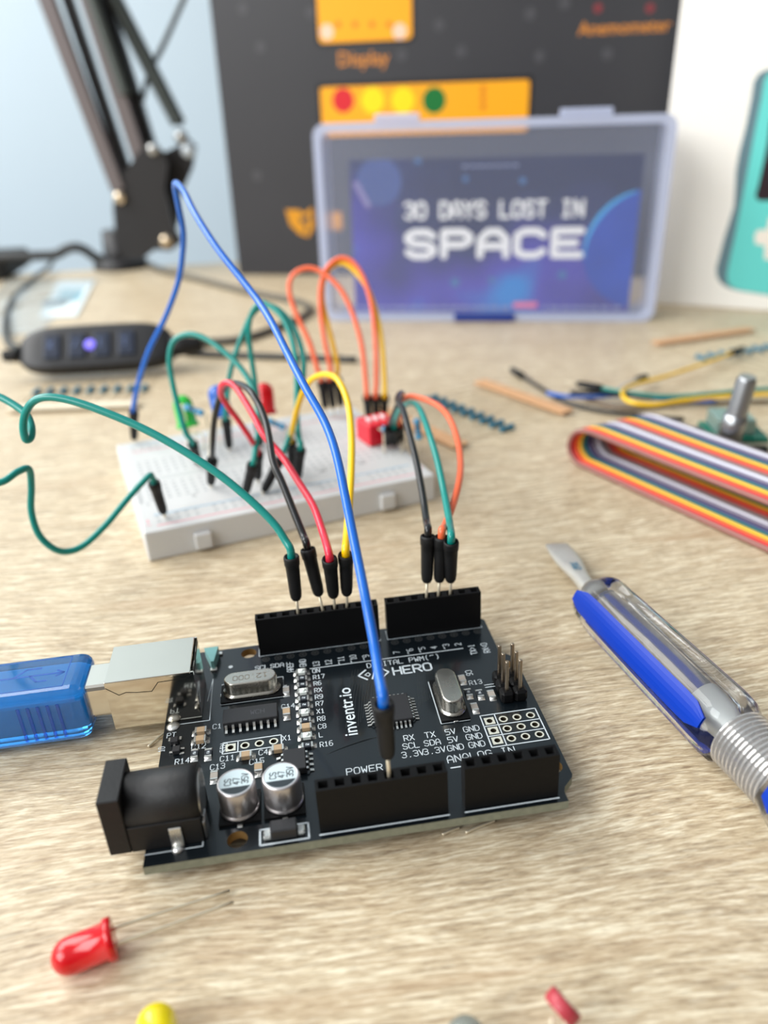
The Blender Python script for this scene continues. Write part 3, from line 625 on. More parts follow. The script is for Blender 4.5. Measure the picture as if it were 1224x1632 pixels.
def jumper(color, label, A_, B_, path, r=.8, group=None, gapA=3.0, gapB=1.2, LA=None):
    """A_/B_: (point in the socket, pixel of the housing top) ; path: pixels, optionally with a depth, from A to B"""
    root = thing('jumper_wire', label, 'wire', A_[0] if A_ else B_[0], group=group)
    pts = []; dA = dB = None
    if A_:
        Q = aim(*A_[1], A_[0], gapA + 10.6); a0, a1 = plug_end(root, A_[0], Q, gapA); pts += [a0, a1]; dA = depth_of(a1)
    if B_:
        Q = aim(*B_[1], B_[0], gapB + 10.6); b0, b1 = plug_end(root, B_[0], Q, gapB); dB = depth_of(b1)
    n = len(path); ks = [-1] + [i for i, p in enumerate(path) if len(p) > 2] + [n]
    dd = {-1: dA if dA else (path[0][2]), n: dB if dB else (path[-1][2])}
    for i in ks[1:-1]: dd[i] = path[i][2]
    for i, p in enumerate(path):
        lo = max(k for k in ks if k <= i); hi = min(k for k in ks if k >= i)
        t = 0 if hi == lo else (i - lo) / (hi - lo); d_ = dd[lo] * (1 - t) + dd[hi] * t; q = dp(p[0], p[1], d_)
        q[2] = max(q[2], r + .1); pts.append(q)
    if B_: pts += [b1, b0]
    b = W(); b.tube(pts, r, 12, sub=7); b.obj('insulation', WM[color], root)
    return root
def bpin(x, y=50.8): return bw(x, y, ZH - .02)
def bb(px, py): return tp(px, py, BZ)
jumper('blue', 'long blue jumper wire looping high over everything, plugged into the front socket', (bpin(38.1, 2.54), (611, 1121)), (bb(214, 706), (213, 655)),
       [(604, 1075), (597, 1030), (583, 955, 121), (568, 880), (552, 800), (536, 725), (517, 672), (485, 615, 150), (458, 563), (432, 512), (403, 468), (348, 398), (312, 342), (292, 303), (279, 293, 205), (284, 325), (292, 368), (291, 405), (284, 450), (264, 505), (238, 557), (222, 605)], gapA=3.6)
jumper('green', 'teal green jumper wire that curls back on itself and runs off the left side', (bpin(26.416), (464, 886)), (bb(263, 824), (245, 768)),
       [(455, 862), (437, 835), (400, 798), (350, 757), (290, 717), (230, 684), (170, 658), (115, 639), (75, 633, 157), (52, 641), (40, 660), (37, 682), (41, 700), (49, 697), (50, 680), (42, 661), (22, 645), (-8, 630), (-50, 622), (-95, 655), (-90, 730), (-45, 768), (0, 769, 170), (28, 752), (46, 748), (50, 775), (50, 815), (62, 852), (85, 874), (108, 879), (135, 868), (170, 835), (205, 793), (236, 760)])
jumper('black', 'black jumper wire arching from the left pin socket to the front of the breadboard', (bpin(31.496), (490, 874)), (bb(336, 776), (338, 732)),
       [(484, 855), (468, 815), (450, 770), (436, 738, 168), (430, 704), (424, 674), (413, 646), (398, 623, 182), (380, 612), (362, 614, 198), (350, 634), (342, 668), (339, 705)])
jumper('red', 'red jumper wire with a tight hairpin bend, the only red one', (bpin(34.036), (525, 890)), (bb(411, 768), (411, 722)),
       [(515, 850), (500, 808), (477, 770), (450, 728, 176), (421, 694), (406, 666), (392, 642), (378, 620, 190), (365, 610), (354, 614, 194), (352, 628), (362, 646), (380, 670), (398, 697), (406, 710)])
jumper('yellow', 'bright yellow jumper wire beside the long blue one in the left pin socket', (bpin(36.576), (551, 883)), (bb(466, 754), (464, 703)),
       [(553, 850), (557, 800), (560, 745), (560, 690), (554, 640), (538, 605), (518, 597), (498, 604), (483, 625), (473, 655), (466, 685)])
jumper('black', 'black jumper wire in the right pin socket, bending over at the breadboard switch', (bpin(53.34), (682, 853)), (bb(618, 712), (620, 682)),
       [(680, 832), (674, 790), (664, 737), (653, 693), (643, 655), (634, 638), (636, 629), (641, 628), (634, 645), (624, 668)])
jumper('orange', 'orange jumper wire bulging out to the right between the black and green ones', (bpin(55.88), (704, 855)), (bb(640, 708), (636, 678)),
       [(709, 838), (722, 804), (732, 765), (734, 735), (729, 700), (717, 668), (700, 648), (675, 636), (652, 632), (642, 640), (637, 660)])
jumper('green', 'teal green jumper wire plugged in at the far right of the right pin socket wires', (bpin(58.42), (719, 862)), (bb(629, 711), (628, 682)),
       [(716, 830), (708, 785), (696, 730), (682, 685), (671, 656), (662, 644), (650, 643), (638, 652), (630, 668)])
jumper('green', 'teal green jumper wire in a wide low arch at the left of the breadboard', (bb(318, 742), (307, 707)), (bb(390, 792), (403, 739)),
       [(296, 690), (286, 655), (276, 615), (270, 575), (276, 545), (297, 533), (322, 537), (350, 555), (380, 582), (400, 612), (410, 645), (412, 685), (407, 715)], gapA=.8)
jumper('green', 'teal green jumper wire of the tall pair, its left leg behind the blue light', (bb(366, 718), (360, 668)), (bb(418, 788), (448, 728)),
       [(361, 645), (365, 605), (374, 568), (388, 530), (400, 504), (418, 488), (440, 491), (462, 513), (477, 545), (484, 580), (480, 625), (470, 668), (456, 710)], gapA=.8, gapB=.8)
jumper('green', 'teal green jumper wire of the tall pair, its left leg near the red light', (bb(415, 712), (412, 672)), (bb(474, 768), (479, 715)),
       [(411, 640), (406, 605), (400, 565), (396, 530), (401, 500), (415, 483), (432, 489), (450, 506), (465, 540), (472, 580), (473, 620), (473, 660), (476, 695)], gapA=.8)
jumper('orange', 'orange jumper wire forming the leftmost hoop behind the breadboard', (bb(521, 663), (512, 607)), (bb(588, 668), (585, 632)),
       [(506, 588), (493, 545), (470, 495), (461, 460), (468, 437), (492, 427), (518, 437), (545, 464), (564, 505), (577, 552), (583, 605)], r=.85)
jumper('orange', 'orange jumper wire in the taller hoop against the clear plastic case', (bb(533, 662), (525, 606)), (bb(600, 666), (599, 632)),
       [(527, 588), (519, 550), (512, 505), (511, 458), (521, 428), (541, 412), (562, 418), (580, 445), (593, 490), (599, 550), (600, 605)], r=.85)
jumper('yellow', 'amber yellow jumper wire in the tall hoop just inside the orange one', (bb(545, 660), (538, 602)), (bb(612, 664), (613, 632)),
       [(538, 585), (532, 555), (522, 515), (514, 473), (519, 438), (537, 420), (559, 426), (586, 460), (602, 508), (610, 560), (613, 610)], r=.85)

# ================================================================== small parts on the breadboard
def led(name, label, color, base, tip, lead_pts=None, group=None, k=1.0):
    """base/tip are points: foot of the lens and end of its dome"""
    base = np.array(base, float); tip = np.array(tip, float); d = (tip - base) / np.linalg.norm(tip - base)
    root = thing(name, label, 'LED light', base, group=group)
    b = W(); R_ = 2.5
    b.lathe(base, base + d, [(t * k, r * k) for t, r in [(0, 2.2), (0, 2.9), (1.0, 2.9), (1.15, 2.5), (5.8, 2.48)] + [(5.8 + 2.5 * math.sin(a), 2.48 * math.cos(a)) for a in [math.pi / 2 * j / 7 for j in range(1, 7)]] + [(8.3, .05)]], 28)
    b.obj('lens', color, root)
    h = np.array([0, 0, 1.]) if abs(d[2]) < .8 else np.array([1., 0, 0]); side = np.cross(d, h); side /= np.linalg.norm(side)
    for s_, pts in zip((-1, 1), lead_pts):
        b = W(); P0 = base + side * s_ * 1.27; b.tube([P0 + d * 2, P0, P0 - d * 2] + list(pts), .25, 8); b.obj('lead', tinlead, root)
    return root
def lens_mat(n, rgb): return M(n, rgb, .12, trans=.3, coat=.3)
lg = lens_mat('green_lens', (60, 215, 80)); lb = lens_mat('blue_lens', (40, 110, 215)); lr = lens_mat('red_lens', (228, 6, 22)); ly = lens_mat('yellow_lens', (255, 236, 12))
def standing(px, py): return tp(px, py, BZ)
def lead_to(px, py): return tp(px, py, BZ - 1)
def standled(name, label, mat, basepx, tippx, f1, f2):
    F1, F2 = lead_to(*f1), lead_to(*f2); dep = depth_of((F1 + F2) / 2); B_ = dp(*basepx, dep - 1); T_ = aim(*tippx, B_, 8.3)
    T_ = dp(*tippx, dep - 3)
    led(name, label, mat, B_, T_, lead_pts=([F1 + (0, 0, 6), F1], [F2 + (0, 0, 6), F2]), k=1.25)
standled('indicator_lamp', 'green LED leaning at the left of the breadboard', lg, (300, 681), (286, 622), (316, 722), (326, 720))
standled('indicator_lamp', 'blue LED half hidden behind the red wire bend', lb, (356, 664), (344, 617), (352, 712), (362, 710))
standled('indicator_lamp', 'red LED standing upright at the back of the breadboard', lr, (424, 660), (420, 612), (420, 700), (431, 698))
resist = M('resistor_teal', (90, 165, 205), .4, noise=.1, nscale=900); band = M('resistor_band', (50, 40, 40), .4)
def resistor_body(b, P, d):
    P = np.array(P, float); d = np.array(d, float); d /= np.linalg.norm(d)
    b.lathe(P - d * 3.2, P + d, [(0, .5), (.3, 1.05), (1.2, 1.12), (1.7, .9), (4.7, .9), (5.2, 1.12), (6.1, 1.05), (6.4, .5)], 14)
def resistor(label, P, Q, leads, group=None):
    P, Q = np.array(P), np.array(Q); C_ = (P + Q) / 2; d = (Q - P) / np.linalg.norm(Q - P)
    root = thing('resistor', label, 'resistor', C_, group=group); b = W(); resistor_body(b, C_, d); bo = b.obj('body', resist, root)
    b = W()
    for t in (1.9, 2.6, 3.4, 4.4): b.lathe(C_ - d * 3.2 + d * t, C_ + d * 9, [(0, .93 if 1.6 < t < 4.8 else 1.13), (.35, .93 if 1.6 < t < 4.8 else 1.13)], 14)
    b.obj('colour_bands', band, root)
    for s_, pts in zip((-1, 1), leads):
        b = W(); b.tube([C_ + d * s_ * 3.0, C_ + d * s_ * 4.2] + list(pts), .28, 8, sub=5); b.obj('lead', tinlead, root)
D1 = depth_of(bb(320, 722))
resistor('blue-green resistor bent over beside the green LED', dp(300, 650, D1 - 3), dp(318, 657, D1 - 3), ([dp(296, 665, D1 - 2), bb(300, 712)], [dp(328, 668, D1 - 2), dp(333, 690, D1), bb(334, 742)]))
D2 = depth_of(bb(432, 700))
resistor('blue-green resistor behind the wires near the red LED', dp(430, 671, D2 - 3), dp(450, 680, D2 - 3), ([dp(420, 672, D2), bb(412, 708)], [dp(456, 690, D2 - 1), bb(454, 722)]))
D3 = depth_of(bb(625, 712))
resistor('blue-green resistor in front of the switch at the right of the breadboard', dp(616, 684, D3 - 4), dp(634, 684, D3 - 4), ([dp(611, 690, D3 - 3), bb(612, 722)], [dp(641, 688, D3 - 3), bb(640, 722)]))
D4 = depth_of(bb(668, 730))
resistor('blue resistor hanging over the right end of the breadboard', dp(665, 676, D4 - 2), dp(667, 692, D4 - 2), ([dp(660, 668, D4), dp(652, 675, D4 + 3), bb(650, 706)], [dp(669, 703, D4 - 2), bb(666, 726)]))
# red switch block
SP = (bb(590, 693) + bb(614, 710)) / 2; sa = BA + math.radians(6)
sw = thing('switch_block', 'small red switch block standing in the breadboard, below the hoops of orange wire', 'switch', SP, sa)
b = MB(); b.box(-5.2, 5.2, -4.8, 4.8, .3, 7.2, 0, .3, 1); b.obj('body', M('red_plastic', (226, 26, 48), .35), sw)
b = MB()
for k in range(3): b.box(-3.6 + k * 2.54 - .5 + .6, -3.6 + k * 2.54 + .5 + .6, -1.4, 1.4, 7.1, 8.0, 0, .1, 1); 
for k, q in enumerate([0, 1, 2]):
    b2 = MB(); b2.box(-3.6 + k * 2.54 + .1, -3.6 + k * 2.54 + 1.1, -1.5, 1.5, 7.1, 8.1, 0, .15, 1); b2.obj('slider', M('white_slider', (230, 225, 225), .4), sw)

# ================================================================== ribbon cable
RC = [(120, 112, 116), (150, 100, 92), (216, 40, 44), (244, 112, 44), (250, 198, 44), (30, 112, 92), (50, 76, 118), (84, 66, 100), (150, 146, 162), (226, 226, 236)]
n0 = tp(912, 741, 0); e0 = tp(1224, 884, 0); RU = e0 - n0; RU[2] = 0; RU /= np.linalg.norm(RU); RN = np.array([-RU[1], RU[0], 0])
rib = thing('ribbon_cable', 'rainbow striped flat ribbon cable folded back on itself at the right edge', 'ribbon cable', n0)
NW = 20; PIT = 1.46
prof = []       # s along RU, z, sideways shift
for s_ in (150, 120, 90, 60, 35, 15, 5): prof.append((s_, 1.0 + 0.0, 0.0))
prof += [(1.0, 1.3, 0), (-2.4, 3.6, .2), (-3.2, 7.0, .6), (-1.6, 10.2, 1.4), (2.5, 11.6, 2.2), (10, 11.2, 3.4), (30, 10.2, 5.4), (60, 9.6, 7.0), (95, 9.4, 8.0), (150, 9.4, 8.5)]
RL = {}
for k in range(NW):
    b = W(); pts = []
    for s_, z, sh_ in prof:
        nn = 0.6 + k * PIT; zz = z
        pts.append(n0 + RU * (s_ + nn * .10 * (1 if s_ < 20 else .3)) + RN * (nn + sh_) + np.array([0, 0, zz]))
    b.tube(pts, .77, 8, sub=5); c_ = RC[(k + 1) % 10]
    b.obj('conductor', M('ribbon_%d' % ((k + 1) % 10), c_, .45), rib)

# ================================================================== screwdriver
ax0 = tp(948, 952, 7.2); ax1 = tp(1176, 1176, 7.2); SD = ax1 - ax0; SL = np.linalg.norm(SD); SD /= SL
drv = thing('screwdriver', 'small flat-blade screwdriver with clear handle and blue stripes on the right', 'screwdriver', ax0)
clear = M('clear_acetate', (250, 251, 253), .04, trans=1.0, ior=1.4)
def lob(a): return 1 - .045 * (1 - math.cos(6 * a)) / 2 * 2
b = W(); b.lathe(ax0, ax1, [(0, 2.6), (0.0, 4.6), (.8, 5.9), (2.5, 6.5), (5, 6.7), (SL - 4, 6.9), (SL - 1.5, 6.6), (SL - .3, 5.4), (SL, 4.2)], 72, lobes=lob); hd = b.obj('handle', clear, drv)
blue_s = M('blue_stripe_inlay', (0, 52, 164), .4, spec=.35)
sx_ = np.cross(np.array([0, 0, 1.]), SD); sx_ /= np.linalg.norm(sx_); sy_ = np.cross(SD, sx_)
def stripe(t0, t1, ang, half, r, mb):
    vs = []; N = 14; K = 6
    for i in range(N + 1):
        t = t0 + (t1 - t0) * i / N; e_ = min(1, math.sqrt(max(0, 1 - (1 - min(i, N - i) / 1.5) ** 2))) if min(i, N - i) < 1.5 else 1; e_ = max(e_, .45)
        for rr in (r, r - .5):
            for j in range(K + 1):
                a = ang + half * e_ * (2 * j / K - 1); vs.append(ax0 + SD * t + rr * (math.cos(a) * sx_ + math.sin(a) * sy_))
    st = 2 * (K + 1)
    fs = [(i * st + j, i * st + j + 1, (i + 1) * st + j + 1, (i + 1) * st + j) for i in range(N) for j in range(K)]
    fs += [(i * st + K + 1 + j, (i + 1) * st + K + 1 + j, (i + 1) * st + K + 2 + j, i * st + K + 2 + j) for i in range(N) for j in range(K)]
    fs += [(i * st, (i + 1) * st, (i + 1) * st + K + 1, i * st + K + 1) for i in range(N)] + [(i * st + K, i * st + 2 * K + 1, (i + 1) * st + 2 * K + 1, (i + 1) * st + K) for i in range(N)]
    mb.add(vs, fs, 0, False)
VW = (CAM - (ax0 + ax1) / 2); vang = math.atan2(VW @ sy_, VW @ sx_)
for da, hf in ((.38, .36), (2.9, .10), (-1.5, .07)):
    b = W(); stripe(1.6, SL - 2.4, vang + da, hf, 6.98 if hf > .2 else 6.3, b); b.obj('inlay_stripe', blue_s, drv)
b = W(); b.lathe(ax0 + SD * 4, ax1, [(0, 1.9), (SL - 2, 1.9)], 18); b.obj('inner_shaft', M('hazy_bore', (240, 241, 244), .25, trans=.9, ior=1.2), drv)
b = W(); b.lathe(ax0 + SD * (SL - 9.5), ax1, [(0, 2.3), (.2, 2.5), (9, 2.5), (9.5, 2.3)], 20); b.obj('metal_collar', M('pale_collar', (206, 208, 204), .35, .4), drv)
nk = [(0, 5.0)]
for k in range(12): nk += [(.1 + k * .93, 5.2), (.3 + k * .93, 5.65), (.6 + k * .93, 5.65), (.8 + k * .93, 5.2)]
b = W(); b.lathe(ax1, ax1 + SD, nk + [(11.5, 5.0)], 40, smooth=False); b.obj('ribbed_neck', M('silver_neck', (222, 220, 218), .1, .3, trans=.65), drv)
b = W(); b.lathe(ax1 + SD * 10.8, ax1 + SD * 40, [(0, 5.0), (.8, 6.4), (3, 6.9), (28, 7.0), (31, 6.2), (32, 4.5)], 72, lobes=lob); b.obj('rear_handle', clear, drv)
b = W(); stripe(SL + 13, SL + 38, vang + .38, .42, 7.05, b); b.obj('inlay_stripe', blue_s, drv)
# blade: round shaft flattening to a chisel tip
blade_tip = tp(887, 868, 2.2); bd = blade_tip - ax0; BLn = np.linalg.norm(bd); bd /= BLn
bx_ = np.cross(np.array([0, 0, 1.]), bd); bx_ /= np.linalg.norm(bx_); by_ = np.cross(bd, bx_)
b = W(); sec = [(-3, 1.6, 1.6), (1.5, 1.6, 1.5), (BLn * .35, 2.0, 1.3), (BLn * .62, 3.2, .95), (BLn * .8, 3.3, .6), (BLn - .1, 3.0, .35)]
vs = []
for t, hw_, hh in sec:
    for i in range(16):
        a = 2 * math.pi * i / 16; f = 3.0; ca, sa_ = math.cos(a), math.sin(a); q = (abs(ca) ** f + abs(sa_) ** f) ** (-1 / f)
        vs.append(ax0 + bd * t + bx_ * hw_ * ca * q + by_ * hh * sa_ * q)
b.add(vs, [(j * 16 + i, j * 16 + (i + 1) % 16, (j + 1) * 16 + (i + 1) % 16, (j + 1) * 16 + i) for j in range(len(sec) - 1) for i in range(16)] + [list(range(16))[::-1], list(range(80, 96))], 0, True)
bl = b.obj('blade', M('blade_steel', (206, 204, 196), .42, .45, noise=.1, nscale=300), drv)
b = W(); c0 = ax0 + bd * BLn * .42 + by_ * 1.5
text(b, '3X75', -3.0, -.6, 1.5, lambda x, y: c0 + bd * (-x) + bx_ * (y) * 1.0 + by_ * .02, .32, wide=.8); b.obj('stamped_marking', M('teal_stamp', (50, 120, 150), .5), bl)

# ================================================================== loose lights in the foreground
def lying_led(label, mat, tip, base, l1, l2):
    T_ = tp(*tip, 2.6); B_ = tp(*base, 2.95); d = (T_ - B_) / np.linalg.norm(T_ - B_)
    led('indicator_lamp', label, mat, B_, B_ + d * 8.3, lead_pts=([tp(*l1, 1.2)], [tp(*l2, .6)]))
lying_led('loose red LED lying on the desk at the bottom left with long bare leads', lr, (104, 1526), (182, 1494), (372, 1438), (366, 1420))
lying_led('loose yellow LED at the bottom edge with its dome pointing away', ly, (250, 1636), (262, 1704), (262, 1790), (275, 1792))
# light sensor
pc = tp(897, 1604, 5.5)
ls = thing('light_sensor', 'small red-faced round light sensor at the bottom edge on bent leads', 'sensor', tp(890, 1640, 0))
nrm = np.array([.66, .30, .42]); nrm /= np.linalg.norm(nrm)
b = W(); b.lathe(pc - nrm * .9, pc + nrm, [(0, 2.1), (.3, 2.3), (1.5, 2.3), (1.8, 2.1)], 26); sbody = b.obj('body', M('sensor_pink', (178, 60, 70), .35), ls)
b = W(); b.lathe(pc + nrm * .9, pc + nrm * 2, [(0, 1.9), (.05, 1.9)], 24); b.obj('face', M('sensor_red', (110, 92, 96), .2, coat=.8), sbody)
for dx in (-.9, .9):
    b = W(); P0 = pc - nrm * .8 + np.array([dx, -.6, 0]); b.tube([P0, P0 + np.array([-.6, -1.2, -1.6]), P0 + np.array([-1.0, -4, -3.6]), P0 + np.array([-1.5, -22, -4.3])], .3, 8); b.obj('lead', tinlead, ls)
gp = tp(742, 1652, 2.4); gd = np.array([0.05, .99, .1]); gd /= np.linalg.norm(gd)
led('indicator_lamp', 'clear grey LED dome just showing at the bottom edge', M('clear_lens', (190, 200, 200), .12, trans=.8), gp - gd * 6.0, gp + gd * 2.3, lead_pts=([gp + (-1.2, -16, -1.6), gp + (-1.2, -28, -2.1)], [gp + (1.2, -16, -1.6), gp + (1.2, -28, -2.1)]))
# resistors lying half under the board: their leads show
for k, (p, q, lab) in enumerate((((330, 1372), (470, 1346), 'thin bare component lead poking out under the front edge of the board'), ((742, 1327), (782, 1310), 'short bent lead sticking out below the right front of the board'), ((705, 1330), (728, 1320), 'tiny lead stub at the middle front edge of the board'), ((236, 1190), (262, 1168), 'thin curved lead showing between the metal socket and the black jack'))):
    P, Q = tp(*p, .4), tp(*q, .4); b = W(); b.tube([P, (P + Q) / 2 + np.array([0, 0, .1]), Q, Q + (Q - P) * .15], .24, 8)
    tag(b.obj('component_lead', tinlead), lab, 'wire')

# ================================================================== strips of taped resistors
palelead = M('pale_lead', (214, 200, 172), .4, .4)
def strip(label, p0, p1, n, la, lb, ta, tb, z=1.1):
    """bodies from pixel p0 to p1; leads to the tape la/lb millimetres away; ta/tb say which tapes are there"""
    A_, B_ = tp(*p0, z), tp(*p1, z); d = (B_ - A_); L = np.linalg.norm(d); d /= L; nn = np.array([-d[1], d[0], 0])
    for k in range(n):
        C_ = A_ + d * L * (k / (n - 1)); b_ = W(); root = thing('resistor', label, 'resistor', C_, group=label)
        resistor_body(b_, C_, nn); b_.obj('body', M('resistor_deep_teal', (36, 112, 138), .4, noise=.1, nscale=900), root)
        b_ = W(); b_.tube([C_ + nn * 3, C_ + nn * la], .22, 6, sub=1); b_.obj('lead', palelead, root)
        b_ = W(); b_.tube([C_ - nn * 3, C_ - nn * lb], .22, 6, sub=1); b_.obj('lead', palelead, root)
    for s_, dist, on in ((1, la, ta), (-1, lb, tb)):
        if not on: continue
        P, Q = A_ + nn * s_ * (dist - 2) - d * 3, B_ + nn * s_ * (dist - 2) + d * 3; w_ = nn * 3
        b_ = W(); b_.add([P - w_ + (0, 0, 1.0), Q - w_ + (0, 0, 1.0), Q + w_ + (0, 0, 1.0), P + w_ + (0, 0, 1.0), P - w_ + (0, 0, 1.8), Q - w_ + (0, 0, 1.8), Q + w_ + (0, 0, 1.8), P + w_ + (0, 0, 1.8)], [(0, 3, 2, 1), (4, 5, 6, 7), (0, 1, 5, 4), (1, 2, 6, 5), (2, 3, 7, 6), (3, 0, 4, 7)])
        b_.v = [(x, y, z_ - .95) for x, y, z_ in b_.v]
        tag(b_.obj('paper_tape', M('tan_paper_tape', (206, 160, 118), .7) if on == 1 else M('pale_paper_tape', (224, 212, 188), .7)), on_label[(label, s_)], 'tape')
LS1 = 'dark teal resistor in the left row on the desk below the inline remote'
LS2 = 'deep blue resistor in the tight row to the right of the breadboard'
LS3 = 'pale blue resistor in the far right row near the white box'
on_label = {(LS1, 1): 'pale paper tape holding the left row of resistors, far side', (LS1, -1): 'pale paper tape along the near ends of the left resistor row',
            (LS2, 1): 'tan strip of paper tape lying between the resistors and the loose wires', (LS2, -1): 'short tan paper tape beside the right end of the breadboard',
            (LS3, 1): 'reddish tan paper tape far right in front of the white box', (LS3, -1): 'pale tape at the near ends of the far right resistors'}
strip(LS1, (58, 624), (230, 618), 9, 26, 24, 0, 2)
strip(LS2, (688, 634), (808, 682), 9, 30, 26, 1, 1)
strip(LS3, (1118, 570), (1260, 548), 9, 30, 26, 1, 0)

# ================================================================== loose bundle of jumper wires
def loose(color, label, path, ends, r=.8, group=None):
    pts = [tp(x, y, z) for x, y, z in path]; root = thing('jumper_wire', label, 'wire', pts[0], group=group)
    b = W(); b.tube(pts, r, 10, sub=6); b.obj('insulation', WM[color], root)
    for k in ends:
        P, N = (pts[0], pts[1]) if k == 0 else (pts[-1], pts[-2]); d = (P - N) / np.linalg.norm(P - N)
        b = W(); b.lathe(P - d * 1, P + d * 9, [(0, 1.5), (2.5, 1.5), (9, 1.25), (10.2, .9), (10.4, .4)], 14); b.obj('housing', rubber, root)
        b = W(); b.lathe(P + d * 9, P + d * 15, [(0, .32), (5.5, .32)], 8); b.obj('pin', tinlead, root)
loose('black', 'loose black jumper wire, leftmost of the bundle behind the ribbon cable', [(830, 598, 1.8), (860, 617, 1.5), (900, 640, 1.5), (960, 655, 1.4), (1020, 662, 1.4), (1090, 668, 1.2)], (0,))
loose('blue', 'loose blue jumper wire in the bundle with its black end pointing right', [(872, 627, 3), (905, 632, 3), (950, 632, 3), (1000, 630, 3), (1060, 636, 3), (1140, 640, 2)], ())
loose('black', 'second loose black jumper wire lying over the blue one', [(908, 625, 5), (950, 625, 5), (985, 628, 4.5), (1040, 634, 4)], ())
loose('green', 'loose teal green jumper wire, straight, running to the right edge', [(955, 618, 5.2), (1000, 626, 5), (1060, 632, 4.5), (1130, 628, 4), (1190, 622, 3), (1280, 616, 2)], (0,))
loose('grey', 'short grey jumper wire ending in a black plug in the loose bundle', [(990, 618, 6), (1005, 611, 6), (1018, 605, 5)], (1,))
loose('yellow', 'loose yellow jumper wire with a wide hairpin at its left end', [(1168, 562, 4), (1120, 580, 4), (1060, 600, 5), (1010, 613, 6), (992, 625, 6.6), (1003, 640, 6.6), (1040, 645, 6), (1090, 638, 6), (1150, 632, 5.5), (1230, 628, 4.5), (1290, 626, 4)], (0,))
loose('brown', 'loose brown jumper wire under the yellow one at the right', [(930, 634, 1.4), (990, 650, 1.4), (1040, 648, 1.2), (1110, 642, 1.2), (1260, 640, 1.2)], ())

# ================================================================== rotary control module
ep = tp(1158, 712, 0)
enc = thing('rotary_module', 'small green circuit module with a tall metal knob shaft, behind the ribbon cable', 'control module', ep, math.radians(-12))
sh0 = tp(1162, 700, 9.0); top_ = aim(1192, 600, sh0, 21)
b = MB(); b.box(-8, 10, -8, 8, 4.6, 6.2, 0, .2, 1); b.obj('module_board', M('green_module_board', (10, 104, 84), .35), enc)
b = MB(); b.box(-6, 6, -5.5, 6.5, 6.2, 11.5, 0, .3, 1); b.obj('encoder_body', M('satin_metal_body', (150, 175, 168), .4, .6), enc)
dv = (top_ - sh0) / np.linalg.norm(top_ - sh0)
b = W(); b.lathe(sh0, top_, [(0, 3.6), (8.2, 3.5), (8.4, 3.1), (8.9, 3.1), (9.1, 3.0), (19.6, 2.95), (20.4, 2.5), (21, 2.4)], 28); b.obj('shaft', M('shaft_metal', (158, 160, 162), .3, .9), enc)
b = MB(); b.box(-7, 9, -11.5, -9.0, 1.2, 4.0, 0, .2, 1); ph = b.obj('pin_strip', black_pl, enc)
for k in range(6):
    b = MB(); x = -5.9 + k * 2.54; b.box(x - .3, x + .3, -17, -8, 2.2, 2.8, 0, .1, 1); b.obj('header_pin', tinlead, ph)
b = MB(); b.box(-14.5, -8.2, -3, 3, 3.4, 6.4, 0, .4, 1); b.obj('connector', M('dark_green_connector', (44, 70, 66), .5), enc)
for k in range(3):
    b = MB(); b.box(-18, -14, -2.6 + k * 2, -1.9 + k * 2, 5.2, 5.9, 0, .1, 1); b.obj('contact', steel, enc)

# ================================================================== clear plastic case with its printed card
case_pl = Plane(tp(521, 512), math.degrees(math.atan2(tp(1030, 520)[1] - tp(521, 512)[1], tp(1030, 520)[0] - tp(521, 512)[0])) + 3.0)
CP = case_pl; cw = CP.uz(1068, 300)[0]; cu0 = CP.uz(503, 300)[0]; chh = (CP.uz(520, 189)[1] + CP.uz(1040, 189)[1]) / 2
case = thing('plastic_case', 'clear frosted plastic storage case standing upright in front of the dark box', 'storage case', CP.P, CP.a)
frost = M('frosted_plastic', (205, 214, 240), .3, trans=.0, alpha=.62); film = M('clear_lid', (200, 210, 238), .10, alpha=.085, coat=.2)
x0, x1 = cu0, cw; H = chh; Dp = 32.0
def roundrect(x0, x1, y0, y1, r, n=6):
    o_ = []
    for cx_, cy_, a0 in ((x1 - r, y1 - r, 0), (x0 + r, y1 - r, 90), (x0 + r, y0 + r, 180), (x1 - r, y0 + r, 270)):
        for i in range(n + 1): a = math.radians(a0 + 90 * i / n); o_.append((cx_ + r * math.cos(a), cy_ + r * math.sin(a)))
    return o_
def frame(mb, o_out, o_in, ya, yb):
    n = len(o_out); vs = [(x, y, z) for o_, y in ((o_out, ya), (o_in, ya), (o_out, yb), (o_in, yb)) for x, z in o_]
    for i in range(n):
        j = (i + 1) % n
        mb.add([vs[i], vs[j], vs[n + j], vs[n + i]], [(0, 1, 2, 3)]); mb.add([vs[2 * n + i], vs[3 * n + i], vs[3 * n + j], vs[2 * n + j]], [(0, 1, 2, 3)])
        mb.add([vs[i], vs[2 * n + i], vs[2 * n + j], vs[j]], [(0, 1, 2, 3)], 0, True); mb.add([vs[n + i], vs[n + j], vs[3 * n + j], vs[3 * n + i]], [(0, 1, 2, 3)], 0, True)
b = MB(); ro = roundrect(x0, x1, .3, H, 6); frame(b, ro, roundrect(x0 + 4.2, x1 - 4.2, 4.0, H - 4.2, 4), 0, 3.0); b.obj('lid_rim', frost, case)
b = MB(); frame(b, roundrect(x0 + .8, x1 - .8, 1.0, H - .8, 5.5), roundrect(x0 + 2.0, x1 - 2.0, 2.2, H - 2, 4.5), 3.0, Dp); b.obj('side_walls', M('frosted_wall', (205, 214, 240), .35, alpha=.45), case)
b = MB(); rr = roundrect(x0 + 4.2, x1 - 4.2, 4.0, H - 4.2, 4); b.add([(x, .6, z) for x, z in rr], [list(range(len(rr)))]); b.add([(x, 1.6, z) for x, z in rr], [list(range(len(rr)))]); b.obj('lid_window', film, case)
